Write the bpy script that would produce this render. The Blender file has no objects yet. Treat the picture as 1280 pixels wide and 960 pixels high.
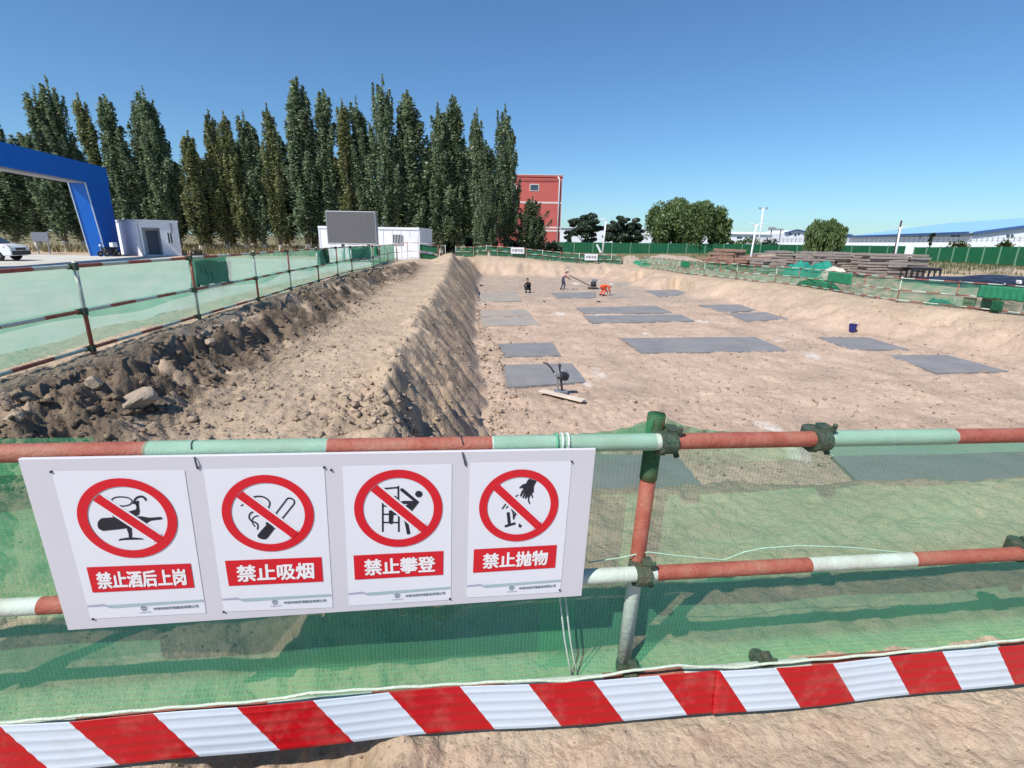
import bpy, bmesh, math, random
import numpy as np
from mathutils import Vector, Matrix, Euler
R = math.radians
rng = np.random.default_rng(7); random.seed(7)
S = bpy.context.scene
COL = S.collection

# ------------------------------------------------------------------ camera, sky, sun, exposure
F, YH, ROLL, H = 630.0, 300.0, 1.0, 1.615
PITCH = math.atan((480 - YH) / F)
fw = np.array([0, math.cos(PITCH), -math.sin(PITCH)])
_r = np.array([1.0, 0, 0]); _u = np.cross(_r, fw); _a = R(ROLL)
rt = _r * math.cos(_a) + _u * math.sin(_a); up = -_r * math.sin(_a) + _u * math.cos(_a)
CAM = np.array([0, 0, H])
cd = bpy.data.cameras.new('camera'); cam = bpy.data.objects.new('camera', cd); COL.objects.link(cam)
cd.sensor_width = 36; cd.lens = 36 * F / 1280; cd.clip_end = 6000; cd.clip_start = 0.05
m = Matrix(((rt[0], up[0], -fw[0], 0), (rt[1], up[1], -fw[1], 0), (rt[2], up[2], -fw[2], H), (0, 0, 0, 1)))
cam.matrix_world = m; S.camera = cam

SUN_EL, SUN_AZ = 50.5, 223.0        # azimuth clockwise from +Y
W = bpy.data.worlds.new('World'); S.world = W; W.use_nodes = True
nt = W.node_tree; bg = nt.nodes['Background']
sky = nt.nodes.new('ShaderNodeTexSky'); sky.sky_type = 'NISHITA'; sky.sun_disc = False
sky.sun_elevation = R(SUN_EL); sky.sun_rotation = R(SUN_AZ); sky.altitude = 0
sky.air_density = 1.0; sky.dust_density = 0.35; sky.ozone_density = 3.0
tint = nt.nodes.new('ShaderNodeMix'); tint.data_type = 'RGBA'; tint.blend_type = 'MULTIPLY'; tint.inputs[0].default_value = 1
nt.links.new(sky.outputs[0], tint.inputs[6]); tint.inputs[7].default_value = (0.72, 1.02, 1.25, 1)
nt.links.new(tint.outputs[2], bg.inputs[0]); bg.inputs[1].default_value = 0.092
sl = bpy.data.lights.new('sun', 'SUN'); sl.energy = 4.9; sl.angle = R(0.55); sl.color = (1, 0.95, 0.87)
so = bpy.data.objects.new('sun', sl); COL.objects.link(so); so.location = (0, 0, 60)
sd = Vector((math.sin(R(SUN_AZ)) * math.cos(R(SUN_EL)), math.cos(R(SUN_AZ)) * math.cos(R(SUN_EL)), math.sin(R(SUN_EL))))
so.rotation_euler = sd.to_track_quat('Z', 'Y').to_euler()
vs = S.view_settings; vs.view_transform = 'Standard'; vs.look = 'None'; vs.exposure = 0.22; vs.gamma = 1
S.cycles.transparent_max_bounces = 24; S.cycles.max_bounces = 6

# ------------------------------------------------------------------ pixel -> ray helpers (places read off the photograph, at real distances)
def ray(x, y): return fw + rt * ((x - 640) / F) - up * ((y - 480) / F)
def PY(x, y, Y):
    q = ray(x, y); return CAM + q * (Y / q[1])
def PZ(x, y, z):
    q = ray(x, y); return CAM + q * ((z - H) / q[2])
def unit(v): return v / np.linalg.norm(v)

# ------------------------------------------------------------------ object helpers
def link(o, parent=None):
    COL.objects.link(o)
    if parent is not None:
        o.parent = parent
    return o
def tag(o, label=None, cat=None, group=None, kind=None):
    if label: o['label'] = label
    if cat: o['category'] = cat
    if group: o['group'] = group
    if kind: o['kind'] = kind
    return o
def empty(name, loc, rz=0.0):
    o = bpy.data.objects.new(name, None); o.location = tuple(loc); o.rotation_euler = (0, 0, rz); o.empty_display_size = 0.2
    COL.objects.link(o); return o
def copy_tree(o, parent=None):
    c = o.copy(); COL.objects.link(c)
    if parent is not None: c.parent = parent
    for ch in [x for x in bpy.data.objects if x.parent == o]:
        copy_tree(ch, c)
    return c
class MB:
    """collects boxes, tubes and polygons, then links them as one mesh object"""
    def __init__(s): s.v = []; s.f = []; s.m = []; s.uv = []
    def add(s, vs, fs, mi=0, uvs=None):
        b = len(s.v); s.v += [tuple(map(float, p)) for p in vs]
        for k, f in enumerate(fs):
            s.f.append([b + i for i in f]); s.m.append(mi if not isinstance(mi, (list, tuple)) else mi[k])
            s.uv += [(uvs[i] if uvs is not None else (0, 0)) for i in f]
        return s
    def box(s, c, size, rz=0.0, mi=0, M=None):
        hx, hy, hz = [k / 2 for k in size]
        vs = [Vector((sx * hx, sy * hy, sz * hz)) for sz in (-1, 1) for sy in (-1, 1) for sx in (-1, 1)]
        T = M if M is not None else Matrix.Rotation(rz, 3, 'Z')
        vs = [T @ p + Vector(c) for p in vs]
        return s.add(vs, [(0, 2, 3, 1), (4, 5, 7, 6), (0, 1, 5, 4), (2, 6, 7, 3), (0, 4, 6, 2), (1, 3, 7, 5)], mi)
    def bar(s, a, b, w, h, mi=0):
        a = Vector(a); b = Vector(b); d = (b - a); L = d.length
        if L < 1e-6: return s
        q = d.to_track_quat('X', 'Z').to_matrix()
        return s.box((a + b) / 2, (L, w, h), mi=mi, M=q)
    def tube(s, pts, r, n=10, mi=0, caps=True, mats=None):
        pts = [Vector(p) for p in pts]; k = len(pts)
        rs = r if isinstance(r, (list, tuple)) else [r] * k
        vs = []; uvs = []; L = 0; X = None
        for i, p in enumerate(pts):
            t = (pts[min(i + 1, k - 1)] - pts[max(i - 1, 0)]).normalized()
            if X is None:
                X = t.cross(Vector((0, 0, 1)))
                if X.length < 1e-3: X = t.cross(Vector((1, 0, 0)))
            X = (X - t * X.dot(t)).normalized(); Y = t.cross(X)
            if i: L += (p - pts[i - 1]).length
            for j in range(n):
                a = 2 * math.pi * j / n
                vs.append(p + (X * math.cos(a) + Y * math.sin(a)) * rs[i]); uvs.append((L, j / n))
        fs = []; ms = []
        for i in range(k - 1):
            for j in range(n):
                fs.append((i * n + j, i * n + (j + 1) % n, (i + 1) * n + (j + 1) % n, (i + 1) * n + j)); ms.append(mats[i] if mats else mi)
        if caps:
            fs.append(tuple(range(n))[::-1]); ms.append(mats[0] if mats else mi)
            fs.append(tuple(range((k - 1) * n, k * n))); ms.append(mats[-1] if mats else mi)
        return s.add(vs, fs, ms, uvs)
    def poly(s, pts, depth=None, mi=0):
        n = len(pts); pts = [Vector(p) for p in pts]
        if depth is None: return s.add(pts, [tuple(range(n))], mi)
        d = Vector(depth); vs = pts + [p + d for p in pts]
        return s.add(vs, [tuple(range(n))[::-1], tuple(range(n, 2 * n))] + [(i, (i + 1) % n, n + (i + 1) % n, n + i) for i in range(n)], mi)
    def build(s, name, mats, parent=None, smooth=False, bevel=0, fix=False):
        me = bpy.data.meshes.new(name); me.from_pydata(s.v, [], s.f)
        if not isinstance(mats, (list, tuple)): mats = [mats]
        for x in mats: me.materials.append(x)
        me.polygons.foreach_set('material_index', s.m)
        if any(u != (0, 0) for u in s.uv):
            l = me.uv_layers.new(name='UVMap'); l.data.foreach_set('uv', np.array(s.uv, dtype=np.float32).ravel())
        if smooth: me.polygons.foreach_set('use_smooth', [True] * len(me.polygons))
        if fix:
            bm = bmesh.new(); bm.from_mesh(me); bmesh.ops.recalc_face_normals(bm, faces=bm.faces); bm.to_mesh(me); bm.free()
        o = bpy.data.objects.new(name, me); link(o, parent)
        if bevel:
            b = o.modifiers.new('edge', 'BEVEL'); b.width = bevel; b.segments = 2; b.limit_method = 'ANGLE'; b.harden_normals = False
        return o
def relocal(o, root):
    """mesh given in world coordinates, parent it keeping place"""
    o.parent = root; o.matrix_parent_inverse = root_inv(root); return o
def root_inv(root):
    return (Matrix.Translation(root.location) @ root.rotation_euler.to_matrix().to_4x4()).inverted()

# ------------------------------------------------------------------ materials
def newmat(name):
    m = bpy.data.materials.new(name); m.use_nodes = True
    return m, m.node_tree.nodes, m.node_tree.links, m.node_tree.nodes['Principled BSDF']
def mat(name, col, rough=0.6, var=0.12, scale=6.0, bump=0.0, bscale=60.0, metal=0.0, spec=0.4, dirt=None, dirt_amt=0.0, dscale=2.0):
    m, N, L, P = newmat(name)
    tc = N.new('ShaderNodeTexCoord')
    n1 = N.new('ShaderNodeTexNoise'); n1.inputs['Scale'].default_value = scale; n1.inputs['Detail'].default_value = 5; n1.inputs['Roughness'].default_value = 0.62
    L.new(tc.outputs['Object'], n1.inputs['Vector'])
    mp = N.new('ShaderNodeMapRange'); mp.inputs[1].default_value = 0.25; mp.inputs[2].default_value = 0.75; mp.inputs[3].default_value = 1 - var; mp.inputs[4].default_value = 1 + var
    L.new(n1.outputs[0], mp.inputs[0])
    mx = N.new('ShaderNodeMix'); mx.data_type = 'RGBA'; mx.blend_type = 'MULTIPLY'; mx.inputs[0].default_value = 1
    mx.inputs[6].default_value = (*col, 1); L.new(mp.outputs[0], mx.inputs[7])
    out = mx.outputs[2]
    if dirt is not None:
        n2 = N.new('ShaderNodeTexNoise'); n2.inputs['Scale'].default_value = dscale; n2.inputs['Detail'].default_value = 7; n2.inputs['Roughness'].default_value = 0.7
        L.new(tc.outputs['Object'], n2.inputs['Vector'])
        r2 = N.new('ShaderNodeMapRange'); r2.inputs[1].default_value = 0.45; r2.inputs[2].default_value = 0.75; r2.inputs[4].default_value = dirt_amt
        L.new(n2.outputs[0], r2.inputs[0])
        m2 = N.new('ShaderNodeMix'); m2.data_type = 'RGBA'; L.new(r2.outputs[0], m2.inputs[0]); L.new(out, m2.inputs[6]); m2.inputs[7].default_value = (*dirt, 1)
        out = m2.outputs[2]
    L.new(out, P.inputs['Base Color'])
    P.inputs['Roughness'].default_value = rough; P.inputs['Metallic'].default_value = metal; P.inputs['Specular IOR Level'].default_value = spec
    if bump:
        n3 = N.new('ShaderNodeTexNoise'); n3.inputs['Scale'].default_value = bscale; n3.inputs['Detail'].default_value = 6; n3.inputs['Roughness'].default_value = 0.65
        L.new(tc.outputs['Object'], n3.inputs['Vector'])
        b = N.new('ShaderNodeBump'); b.inputs['Strength'].default_value = bump; b.inputs['Distance'].default_value = 0.02
        L.new(n3.outputs[0], b.inputs['Height']); L.new(b.outputs[0], P.inputs['Normal'])
    return m
DUST = (0.42, 0.33, 0.24)
M = {}
M['red_paint'] = mat('red_paint', (0.34, 0.090, 0.060), 0.6, 0.25, 9, 0.4, 60, dirt=(0.30, 0.19, 0.13), dirt_amt=0.75, dscale=9)
M['white_paint'] = mat('white_paint', (0.50, 0.58, 0.51), 0.55, 0.08, 9, 0.3, 60, dirt=(0.36, 0.30, 0.24), dirt_amt=0.75, dscale=8)
M['rust_steel'] = mat('rust_steel', (0.10, 0.075, 0.055), 0.7, 0.4, 30, 0.5, 90, metal=0.3)
M['dark_coupler'] = mat('dark_coupler', (0.035, 0.075, 0.05), 0.65, 0.5, 40, 0.6, 90, dirt=(0.2, 0.13, 0.08), dirt_amt=0.6, dscale=18)
M['rope'] = mat('rope', (0.62, 0.72, 0.62), 0.8, 0.15, 60, 0.5, 200)
M['rope_mid'] = mat('rope_mid', (0.36, 0.55, 0.42), 0.8, 0.2, 60)
M['rope_green'] = mat('rope_green', (0.10, 0.36, 0.22), 0.8, 0.2, 60)
M['wire'] = mat('wire', (0.03, 0.03, 0.05), 0.5)
M['foam_board'] = mat('foam_board', (0.59, 0.58, 0.63), 0.45, 0.02, 3, dirt=(0.60, 0.56, 0.56), dirt_amt=0.25, dscale=4)
M['paper'] = mat('paper', (0.71, 0.72, 0.78), 0.35, 0.015, 4)
M['print_red'] = mat('print_red', (0.60, 0.012, 0.025), 0.35, 0.04, 10)
M['print_black'] = mat('print_black', (0.018, 0.018, 0.03), 0.4, 0.05, 10)
M['print_white'] = mat('print_white', (0.80, 0.78, 0.80), 0.35, 0.02, 10)
M['print_teal'] = mat('print_teal', (0.36, 0.47, 0.51), 0.4, 0.04, 10)
M['print_mauve'] = mat('print_mauve', (0.38, 0.38, 0.50), 0.4, 0.04, 10)
M['print_grey'] = mat('print_grey', (0.17, 0.24, 0.29), 0.4, 0.04, 10)
M['strip_red'] = mat('strip_red', (0.55, 0.010, 0.018), 0.25, 0.08, 6, spec=0.5, dirt=DUST, dirt_amt=0.22, dscale=5)
M['strip_white'] = mat('strip_white', (0.72, 0.77, 0.82), 0.22, 0.03, 6, spec=0.5, dirt=DUST, dirt_amt=0.30, dscale=5)
M['concrete'] = mat('concrete', (0.205, 0.205, 0.215), 0.85, 0.16, 1.3, 0.3, 30, dirt=(0.35, 0.30, 0.24), dirt_amt=0.40, dscale=1.4)
M['concrete_pale'] = mat('concrete_pale', (0.31, 0.28, 0.255), 0.9, 0.12, 1.4, 0.3, 30, dirt=(0.40, 0.32, 0.24), dirt_amt=0.9, dscale=0.8)
M['yard'] = mat('yard', (0.52, 0.50, 0.45), 0.9, 0.08, 0.6, 0.1, 20, dirt=(0.42, 0.36, 0.28), dirt_amt=0.6, dscale=0.25)
M['rock'] = mat('rock', (0.36, 0.29, 0.225), 0.95, 0.25, 5, 0.9, 25)
M['gate_blue'] = mat('gate_blue', (0.004, 0.135, 0.56), 0.4, 0.04, 2)
M['gate_trim'] = mat('gate_trim', (0.45, 0.55, 0.68), 0.4)
M['cabin_white'] = mat('cabin_white', (0.78, 0.79, 0.83), 0.5, 0.03, 2, dirt=(0.55, 0.50, 0.45), dirt_amt=0.2, dscale=1.5)
M['cabin_trim'] = mat('cabin_trim', (0.62, 0.64, 0.70), 0.5, 0.04, 2)
M['dark_inside'] = mat('dark_inside', (0.05, 0.055, 0.075), 0.7)
M['door_grey'] = mat('door_grey', (0.16, 0.17, 0.21), 0.5)
M['glass'] = mat('glass', (0.05, 0.07, 0.09), 0.1, 0.1, 2, spec=0.7)
M['led'] = mat('led', (0.115, 0.11, 0.115), 0.55, 0.05, 30)
M['steel'] = mat('steel', (0.30, 0.31, 0.33), 0.45, 0.1, 8, metal=0.5)
M['black_steel'] = mat('black_steel', (0.03, 0.03, 0.035), 0.5, 0.2, 8)
M['lamp_white'] = mat('lamp_white', (0.78, 0.80, 0.83), 0.4, 0.02)
M['red_wall'] = mat('red_wall', (0.52, 0.115, 0.10), 0.8, 0.07, 0.8, dirt=(0.40, 0.10, 0.085), dirt_amt=0.4, dscale=0.5)
M['band_white'] = mat('band_white', (0.70, 0.62, 0.60), 0.7)
M['hoarding'] = mat('hoarding', (0.008, 0.105, 0.045), 0.5, 0.10, 0.7, dirt=(0.10, 0.14, 0.09), dirt_amt=0.25, dscale=0.6)
M['hoarding_post'] = mat('hoarding_post', (0.16, 0.30, 0.20), 0.5)
M['blue_roof'] = mat('blue_roof', (0.27, 0.50, 0.74), 0.5, 0.05, 0.3)
M['blue_edge'] = mat('blue_edge', (0.05, 0.11, 0.26), 0.5)
M['far_white'] = mat('far_white', (0.72, 0.75, 0.80), 0.6, 0.04, 0.2)
M['far_grey'] = mat('far_grey', (0.30, 0.30, 0.33), 0.7, 0.2, 0.5)
M['trunk'] = mat('trunk', (0.20, 0.16, 0.115), 0.9, 0.3, 6, 0.6, 12)
M['trunk_dark'] = mat('trunk_dark', (0.07, 0.055, 0.04), 0.9, 0.3, 6, 0.6, 12)
M['limewash'] = mat('limewash', (0.62, 0.57, 0.48), 0.9, 0.15, 6)
M['timber_brown'] = mat('timber_brown', (0.31, 0.19, 0.14), 0.85, 0.35, 3, 0.4, 30)
M['timber_grey'] = mat('timber_grey', (0.31, 0.26, 0.235), 0.85, 0.30, 3, 0.4, 30)
M['timber_pale'] = mat('timber_pale', (0.50, 0.40, 0.30), 0.85, 0.2, 3, 0.3, 30)
M['plank_raw'] = mat('plank_raw', (0.58, 0.50, 0.42), 0.8, 0.15, 3, 0.3, 40)
M['tarp_black'] = mat('tarp_black', (0.018, 0.017, 0.026), 0.45, 0.3, 2, spec=0.5)
M['teal_cloth'] = mat('teal_cloth', (0.012, 0.22, 0.16), 0.75, 0.3, 2.5)
M['green_cloth'] = mat('green_cloth', (0.008, 0.16, 0.065), 0.75, 0.15, 2.5)
M['green_dark_cloth'] = mat('green_dark_cloth', (0.006, 0.085, 0.035), 0.8, 0.15, 2.5)
M['green_cloth_hi'] = mat('green_cloth_hi', (0.02, 0.20, 0.10), 0.75, 0.15, 2.5)
M['brown_board'] = mat('brown_board', (0.25, 0.085, 0.05), 0.7, 0.2, 3)
M['blue_plastic'] = mat('blue_plastic', (0.02, 0.025, 0.16), 0.4)
M['orange_cloth'] = mat('orange_cloth', (0.75, 0.10, 0.035), 0.8, 0.12, 9)
M['black_cloth'] = mat('black_cloth', (0.012, 0.012, 0.014), 0.85, 0.2, 9)
M['blue_cloth'] = mat('blue_cloth', (0.045, 0.055, 0.09), 0.85, 0.2, 9)
M['pink_cloth'] = mat('pink_cloth', (0.55, 0.30, 0.26), 0.85, 0.15, 9)
M['skin'] = mat('skin', (0.42, 0.23, 0.15), 0.6, 0.06, 9)
M['helmet_white'] = mat('helmet_white', (0.78, 0.78, 0.76), 0.35)
M['helmet_yellow'] = mat('helmet_yellow', (0.70, 0.42, 0.05), 0.35)
M['hair'] = mat('hair', (0.012, 0.01, 0.009), 0.7)
M['car_white'] = mat('car_white', (0.78, 0.79, 0.81), 0.22, 0.01, 2, spec=0.6)
M['tyre'] = mat('tyre', (0.018, 0.018, 0.02), 0.8)
M['tail_red'] = mat('tail_red', (0.35, 0.01, 0.01), 0.3)
M['lime'] = mat('lime', (0.72, 0.68, 0.64), 0.95, 0.1, 6, 0.4, 30)

def leafmat(name, c1, c2, trans=0.35):
    m, N, L, P = newmat(name)
    at = N.new('ShaderNodeAttribute'); at.attribute_name = 'shade'
    cr = N.new('ShaderNodeValToRGB'); cr.color_ramp.elements[0].color = (*c1, 1); cr.color_ramp.elements[1].color = (*c2, 1)
    L.new(at.outputs['Fac'], cr.inputs[0])
    L.new(cr.outputs[0], P.inputs['Base Color']); P.inputs['Roughness'].default_value = 0.42; P.inputs['Specular IOR Level'].default_value = 0.5
    tr = N.new('ShaderNodeBsdfTranslucent'); L.new(cr.outputs[0], tr.inputs[0])
    mx = N.new('ShaderNodeMixShader'); mx.inputs[0].default_value = trans
    L.new(P.outputs[0], mx.inputs[1]); L.new(tr.outputs[0], mx.inputs[2]); L.new(mx.outputs[0], N['Material Output'].inputs[0])
    return m
M['poplar_leaf'] = leafmat('poplar_leaf', (0.085, 0.128, 0.060), (0.34, 0.42, 0.25), 0.4)
M['poplar_leaf_olive'] = leafmat('poplar_leaf_olive', (0.115, 0.142, 0.050), (0.38, 0.40, 0.19), 0.4)
M['willow_leaf'] = leafmat('willow_leaf', (0.080, 0.13, 0.04), (0.23, 0.30, 0.12), 0.4)
M['dark_leaf'] = leafmat('dark_leaf', (0.032, 0.055, 0.034), (0.11, 0.15, 0.095), 0.3)
M['bush_leaf'] = leafmat('bush_leaf', (0.05, 0.07, 0.02), (0.14, 0.15, 0.06), 0.3)

def netmat(name, col, base, amp, period, dens=0.12):
    """woven debris net: threads of a real period give the coverage, the gaps stay open"""
    m, N, L, P = newmat(name)
    uv = N.new('ShaderNodeUVMap'); sp = N.new('ShaderNodeSeparateXYZ'); L.new(uv.outputs[0], sp.inputs[0])
    def wave(sock, per):
        a = N.new('ShaderNodeMath'); a.operation = 'MULTIPLY'; a.inputs[1].default_value = 2 * math.pi / per; L.new(sock, a.inputs[0])
        b = N.new('ShaderNodeMath'); b.operation = 'SINE'; L.new(a.outputs[0], b.inputs[0]); return b.outputs[0]
    wx, wy = wave(sp.outputs[0], period * 1.5), wave(sp.outputs[1], period)
    mxm = N.new('ShaderNodeMath'); mxm.operation = 'MAXIMUM'; L.new(wx, mxm.inputs[0]); L.new(wy, mxm.inputs[1])
    sc = N.new('ShaderNodeMath'); sc.operation = 'MULTIPLY_ADD'; sc.inputs[1].default_value = amp; sc.inputs[2].default_value = base; L.new(mxm.outputs[0], sc.inputs[0])
    nz = N.new('ShaderNodeTexNoise'); nz.inputs['Scale'].default_value = 2.2; nz.inputs['Detail'].default_value = 4
    mpn = N.new('ShaderNodeMapping'); mpn.inputs['Scale'].default_value = (1, 2.5, 1); L.new(uv.outputs[0], mpn.inputs[0]); L.new(mpn.outputs[0], nz.inputs['Vector'])
    nr = N.new('ShaderNodeMapRange'); nr.inputs[1].default_value = 0.3; nr.inputs[2].default_value = 0.7; nr.inputs[3].default_value = -dens; nr.inputs[4].default_value = dens; L.new(nz.outputs[0], nr.inputs[0])
    ad = N.new('ShaderNodeMath'); ad.operation = 'ADD'; ad.use_clamp = True; L.new(sc.outputs[0], ad.inputs[0]); L.new(nr.outputs[0], ad.inputs[1])
    P.inputs['Base Color'].default_value = (*col, 1); P.inputs['Roughness'].default_value = 0.7; P.inputs['Specular IOR Level'].default_value = 0.2
    tl = N.new('ShaderNodeBsdfTranslucent'); tl.inputs[0].default_value = (*col, 1)
    a = N.new('ShaderNodeMixShader'); a.inputs[0].default_value = 0.35; L.new(P.outputs[0], a.inputs[1]); L.new(tl.outputs[0], a.inputs[2])
    tp = N.new('ShaderNodeBsdfTransparent')
    b = N.new('ShaderNodeMixShader'); L.new(ad.outputs[0], b.inputs[0]); L.new(tp.outputs[0], b.inputs[1]); L.new(a.outputs[0], b.inputs[2])
    L.new(b.outputs[0], N['Material Output'].inputs[0])
    return m
M['net'] = netmat('net', (0.16, 0.56, 0.28), 0.41, 0.13, 0.0095, 0.05)
M['net_dense'] = netmat('net_dense', (0.035, 0.20, 0.09), 0.60, 0.22, 0.007, 0.1)
M['net_wrap'] = netmat('net_wrap', (0.30, 0.56, 0.42), 0.45, 0.08, 0.0045)
M['net_mint'] = netmat('net_mint', (0.24, 0.70, 0.46), 0.50, 0.08, 0.012, 0.08)
M['net_green'] = netmat('net_green', (0.05, 0.36, 0.17), 0.75, 0.08, 0.012)
M['net_far'] = netmat('net_far', (0.10, 0.34, 0.20), 0.50, 0.05, 0.02, 0.3)

# ------------------------------------------------------------------ numpy noise
def _hash(ix, iy, seed):
    n = (ix.astype(np.int64) * 374761393 + iy.astype(np.int64) * 668265263 + seed * 982451653) & 0xffffffff
    n = ((n ^ (n >> 13)) * 1274126177) & 0xffffffff
    n = (n ^ (n >> 16)) & 0xffffffff
    return n / 4294967295.0
def vnoise(x, y, seed=0):
    ix = np.floor(x); iy = np.floor(y); fx = x - ix; fy = y - iy
    ux = fx * fx * fx * (fx * (fx * 6 - 15) + 10); uy = fy * fy * fy * (fy * (fy * 6 - 15) + 10)
    def g(dx, dy):
        a = _hash(ix + dx, iy + dy, seed) * 2 * np.pi
        return np.cos(a) * (fx - dx) + np.sin(a) * (fy - dy)
    return 1.5 * ((g(0, 0) * (1 - ux) + g(1, 0) * ux) * (1 - uy) + (g(0, 1) * (1 - ux) + g(1, 1) * ux) * uy)
def fbm(x, y, seed=0, o=4, gain=0.5, lac=2.03):
    s = 0; a = 1; t = 0
    for i in range(o):
        s = s + a * vnoise(x * lac ** i, y * lac ** i, seed + i * 17); t += a; a *= gain
    return s / t * 1.5
def billow(x, y, seed=0, o=3):
    s = 0; a = 1; t = 0
    for i in range(o):
        s = s + a * np.abs(vnoise(x * 2.1 ** i, y * 2.1 ** i, seed + i * 31)); t += a; a *= 0.5
    return s / t * 2
def ss(a, b, x):
    t = np.clip((x - a) / (b - a), 0, 1); return t * t * (3 - 2 * t)

# ------------------------------------------------------------------ terrain shape
FLOOR = -1.8
crest_px = [(482, 545), (490, 480), (497, 454), (514, 425), (523, 400), (537, 381), (550, 357), (560, 341)]
crest = np.array([PZ(x, y, -0.22) for x, y in crest_px]); 
toe_px = [(613, 549), (604, 487), (597, 430), (595, 381), (597, 362), (600, 350)]
toe = np.array([PZ(x, y, FLOOR) for x, y in toe_px])
lf_px = [(112, 443), (246, 401), (321, 378), (362, 364), (397, 354), (421, 346), (439, 341), (466, 336)]
lf = np.array([PZ(x, y, 0.25) for x, y in lf_px])
d0 = unit(lf[1] - lf[0]); lf = np.vstack([lf[0] - d0 * 6.4, lf[0] - d0 * 3.2, lf])
def interp(line, y, ix=0):
    return np.interp(y, line[:, 1], line[:, ix])
def crestx(y):
    k = (crest[-1, 0] - crest[-3, 0]) / (crest[-1, 1] - crest[-3, 1])
    return np.where(y > crest[-1, 1], crest[-1, 0] + (y - crest[-1, 1]) * k * 0.6, interp(crest, y))
def toex(y): return interp(toe, y)
def fencex(y): return np.interp(y, lf[:, 1], lf[:, 0])
rf_px = [(1275, 394), (1245, 390), (1191, 384), (1120, 377), (1076, 370), (1036, 363), (996, 357), (968, 354), (940, 352), (919, 349), (898, 347), (879, 345), (863, 343), (847, 341), (836, 339), (822, 337), (801, 334.5)]
rf = np.array([PZ(x, y, -0.68) for x, y in rf_px]); d1 = unit(rf[0] - rf[1]); rf = np.vstack([rf[0] + d1 * 3.4, rf])
def rfx(y): return np.interp(y, rf[:, 1], rf[:, 0])

slab_px = [
    [(630, 456), (715, 454), (733, 477), (634, 484)], [(623, 429.5), (691, 428), (701, 444), (631, 446)],
    [(601, 397), (665, 396), (676, 406), (604, 407.5)], [(600, 388), (657, 386.5), (665, 394.5), (601, 396)],
    [(720, 384.5), (820, 382), (841, 391), (733, 392.5)], [(730, 394.5), (851, 393), (868, 401), (741, 404)],
    [(775, 422.5), (944, 421), (986, 438.5), (803, 441)], [(690, 366), (745, 365), (744, 372), (697, 372.5)],
    [(765, 366), (780, 366), (790, 371), (762, 372)], [(806, 363), (846, 361.5), (868, 368), (826, 371)],
    [(872, 381), (926, 380.5), (946, 388), (906, 390.5)], [(908, 392), (957, 390), (988, 399), (934, 401)],
    [(1022, 421.5), (1085, 421.5), (1136, 436.5), (1066, 437)], [(1107, 443.5), (1184, 443.5), (1261, 464), (1172, 466)],
    [(1022, 553), (1400, 548), (1560, 640), (1112, 640)], [(700, 566), (846, 569), (906, 640), (715, 640)],
    [(599, 366), (645, 365), (652, 376), (600, 378)], [(766, 353), (800, 352), (812, 355.5), (772, 357)]]
slabs = [np.array([PZ(x, y, FLOOR + 0.035) for x, y in q]) for q in slab_px]

def hbase(x, y):
    """ground without its fine relief: site level, left bank and path, pit with its four sides"""
    x = np.asarray(x, float); y = np.asarray(y, float)
    # level of the open ground: left yard about 0, right and far ground a little lower
    rgt = ss(-4, 9, x)
    g = -0.70 * rgt * ss(3.2, 15, y + 0.25 * np.maximum(x, 0))
    g = g + 0.4 * ss(60, 105, y) * ss(20, 45, x)
    g = np.where(x < -4, -0.75 * ss(45, 75, y) * ss(-28, -5, x), g)
    # left: fence bank 0.25, yard -0.08, path -0.22
    fx = fencex(y)
    inleft = ss(1.0, -0.2, x - crestx(y))
    bankw = 0.95 + 0.35 * vnoise(y * 0.5, y * 0 + 3.3, 5)
    bank = ss(fx + 0.45 + bankw, fx + 0.35, x)
    nearf = ss(2.0, 4.5, y)
    path = -0.22 * nearf + 0.30 * ss(24.5, 29, y) 
    lft = path + (0.25 - path) * bank
    lft = lft + (-0.07 - lft) * ss(fx - 0.9, fx - 1.8, x)
    lft = np.where(y > 29, lft * (1 - ss(32, 45, y)) + g * ss(32, 45, y), lft)
    wl = inleft * ss(1.6, 2.6, y) * (1 - ss(45, 60, y) * ss(-30, -4, x))
    g = g * (1 - wl) + lft * wl
    # pit sides: 1 at the rim, 0 at the floor
    cx = crestx(y) + 0.16 * fbm(y * 0.9, y * 0 + 4.4, 70, 3); tx = np.maximum(toex(y) + 0.28 * fbm(y * 0.8, y * 0 + 8.8, 71, 3) - 0.05, cx + 0.9)
    L_ = 1 - np.clip((x - cx) / (tx - cx), 0, 1)
    L_ = L_ ** 0.85
    lip = 2.95 + 0.10 * np.clip(x - 1, 0, 4) + 0.12 * vnoise(x * 1.1, x * 0 + 1.7, 9) - 0.2 * ss(0.6, -1.5, x)
    N_ = 1 - ss(0, 1, np.clip((y - lip) / 2.1, 0, 1))
    rx = rfx(y) - 0.5
    wR = 2.7 + 1.5 * ss(12, 30, y) + 0.6 * vnoise(y * 0.3, y * 0 + 2.2, 21)
    R_ = ss(rx - wR, rx, x)
    F_ = ss(48.5 + 0.8 * vnoise(x * 0.35, x * 0 + 7, 22), 52.5, y)
    mm = np.maximum(np.maximum(L_, N_), np.maximum(R_, F_))
    return FLOOR + (g - FLOOR) * mm, L_, N_, R_, F_, bank * wl, mm
def gz(x, y): return float(hbase(np.array([x]), np.array([y]))[0][0])
def PG(px, py):
    """where the sight line of a pixel meets the ground"""
    q = ray(px, py); t = np.geomspace(0.8, 1500, 9000) / q[1]
    pts = CAM + q[None] * t[:, None]; h = hbase(pts[:, 0], pts[:, 1])[0]
    b = np.nonzero(pts[:, 2] < h)[0]
    k = b[0] if len(b) else -1
    return pts[k]

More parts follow.
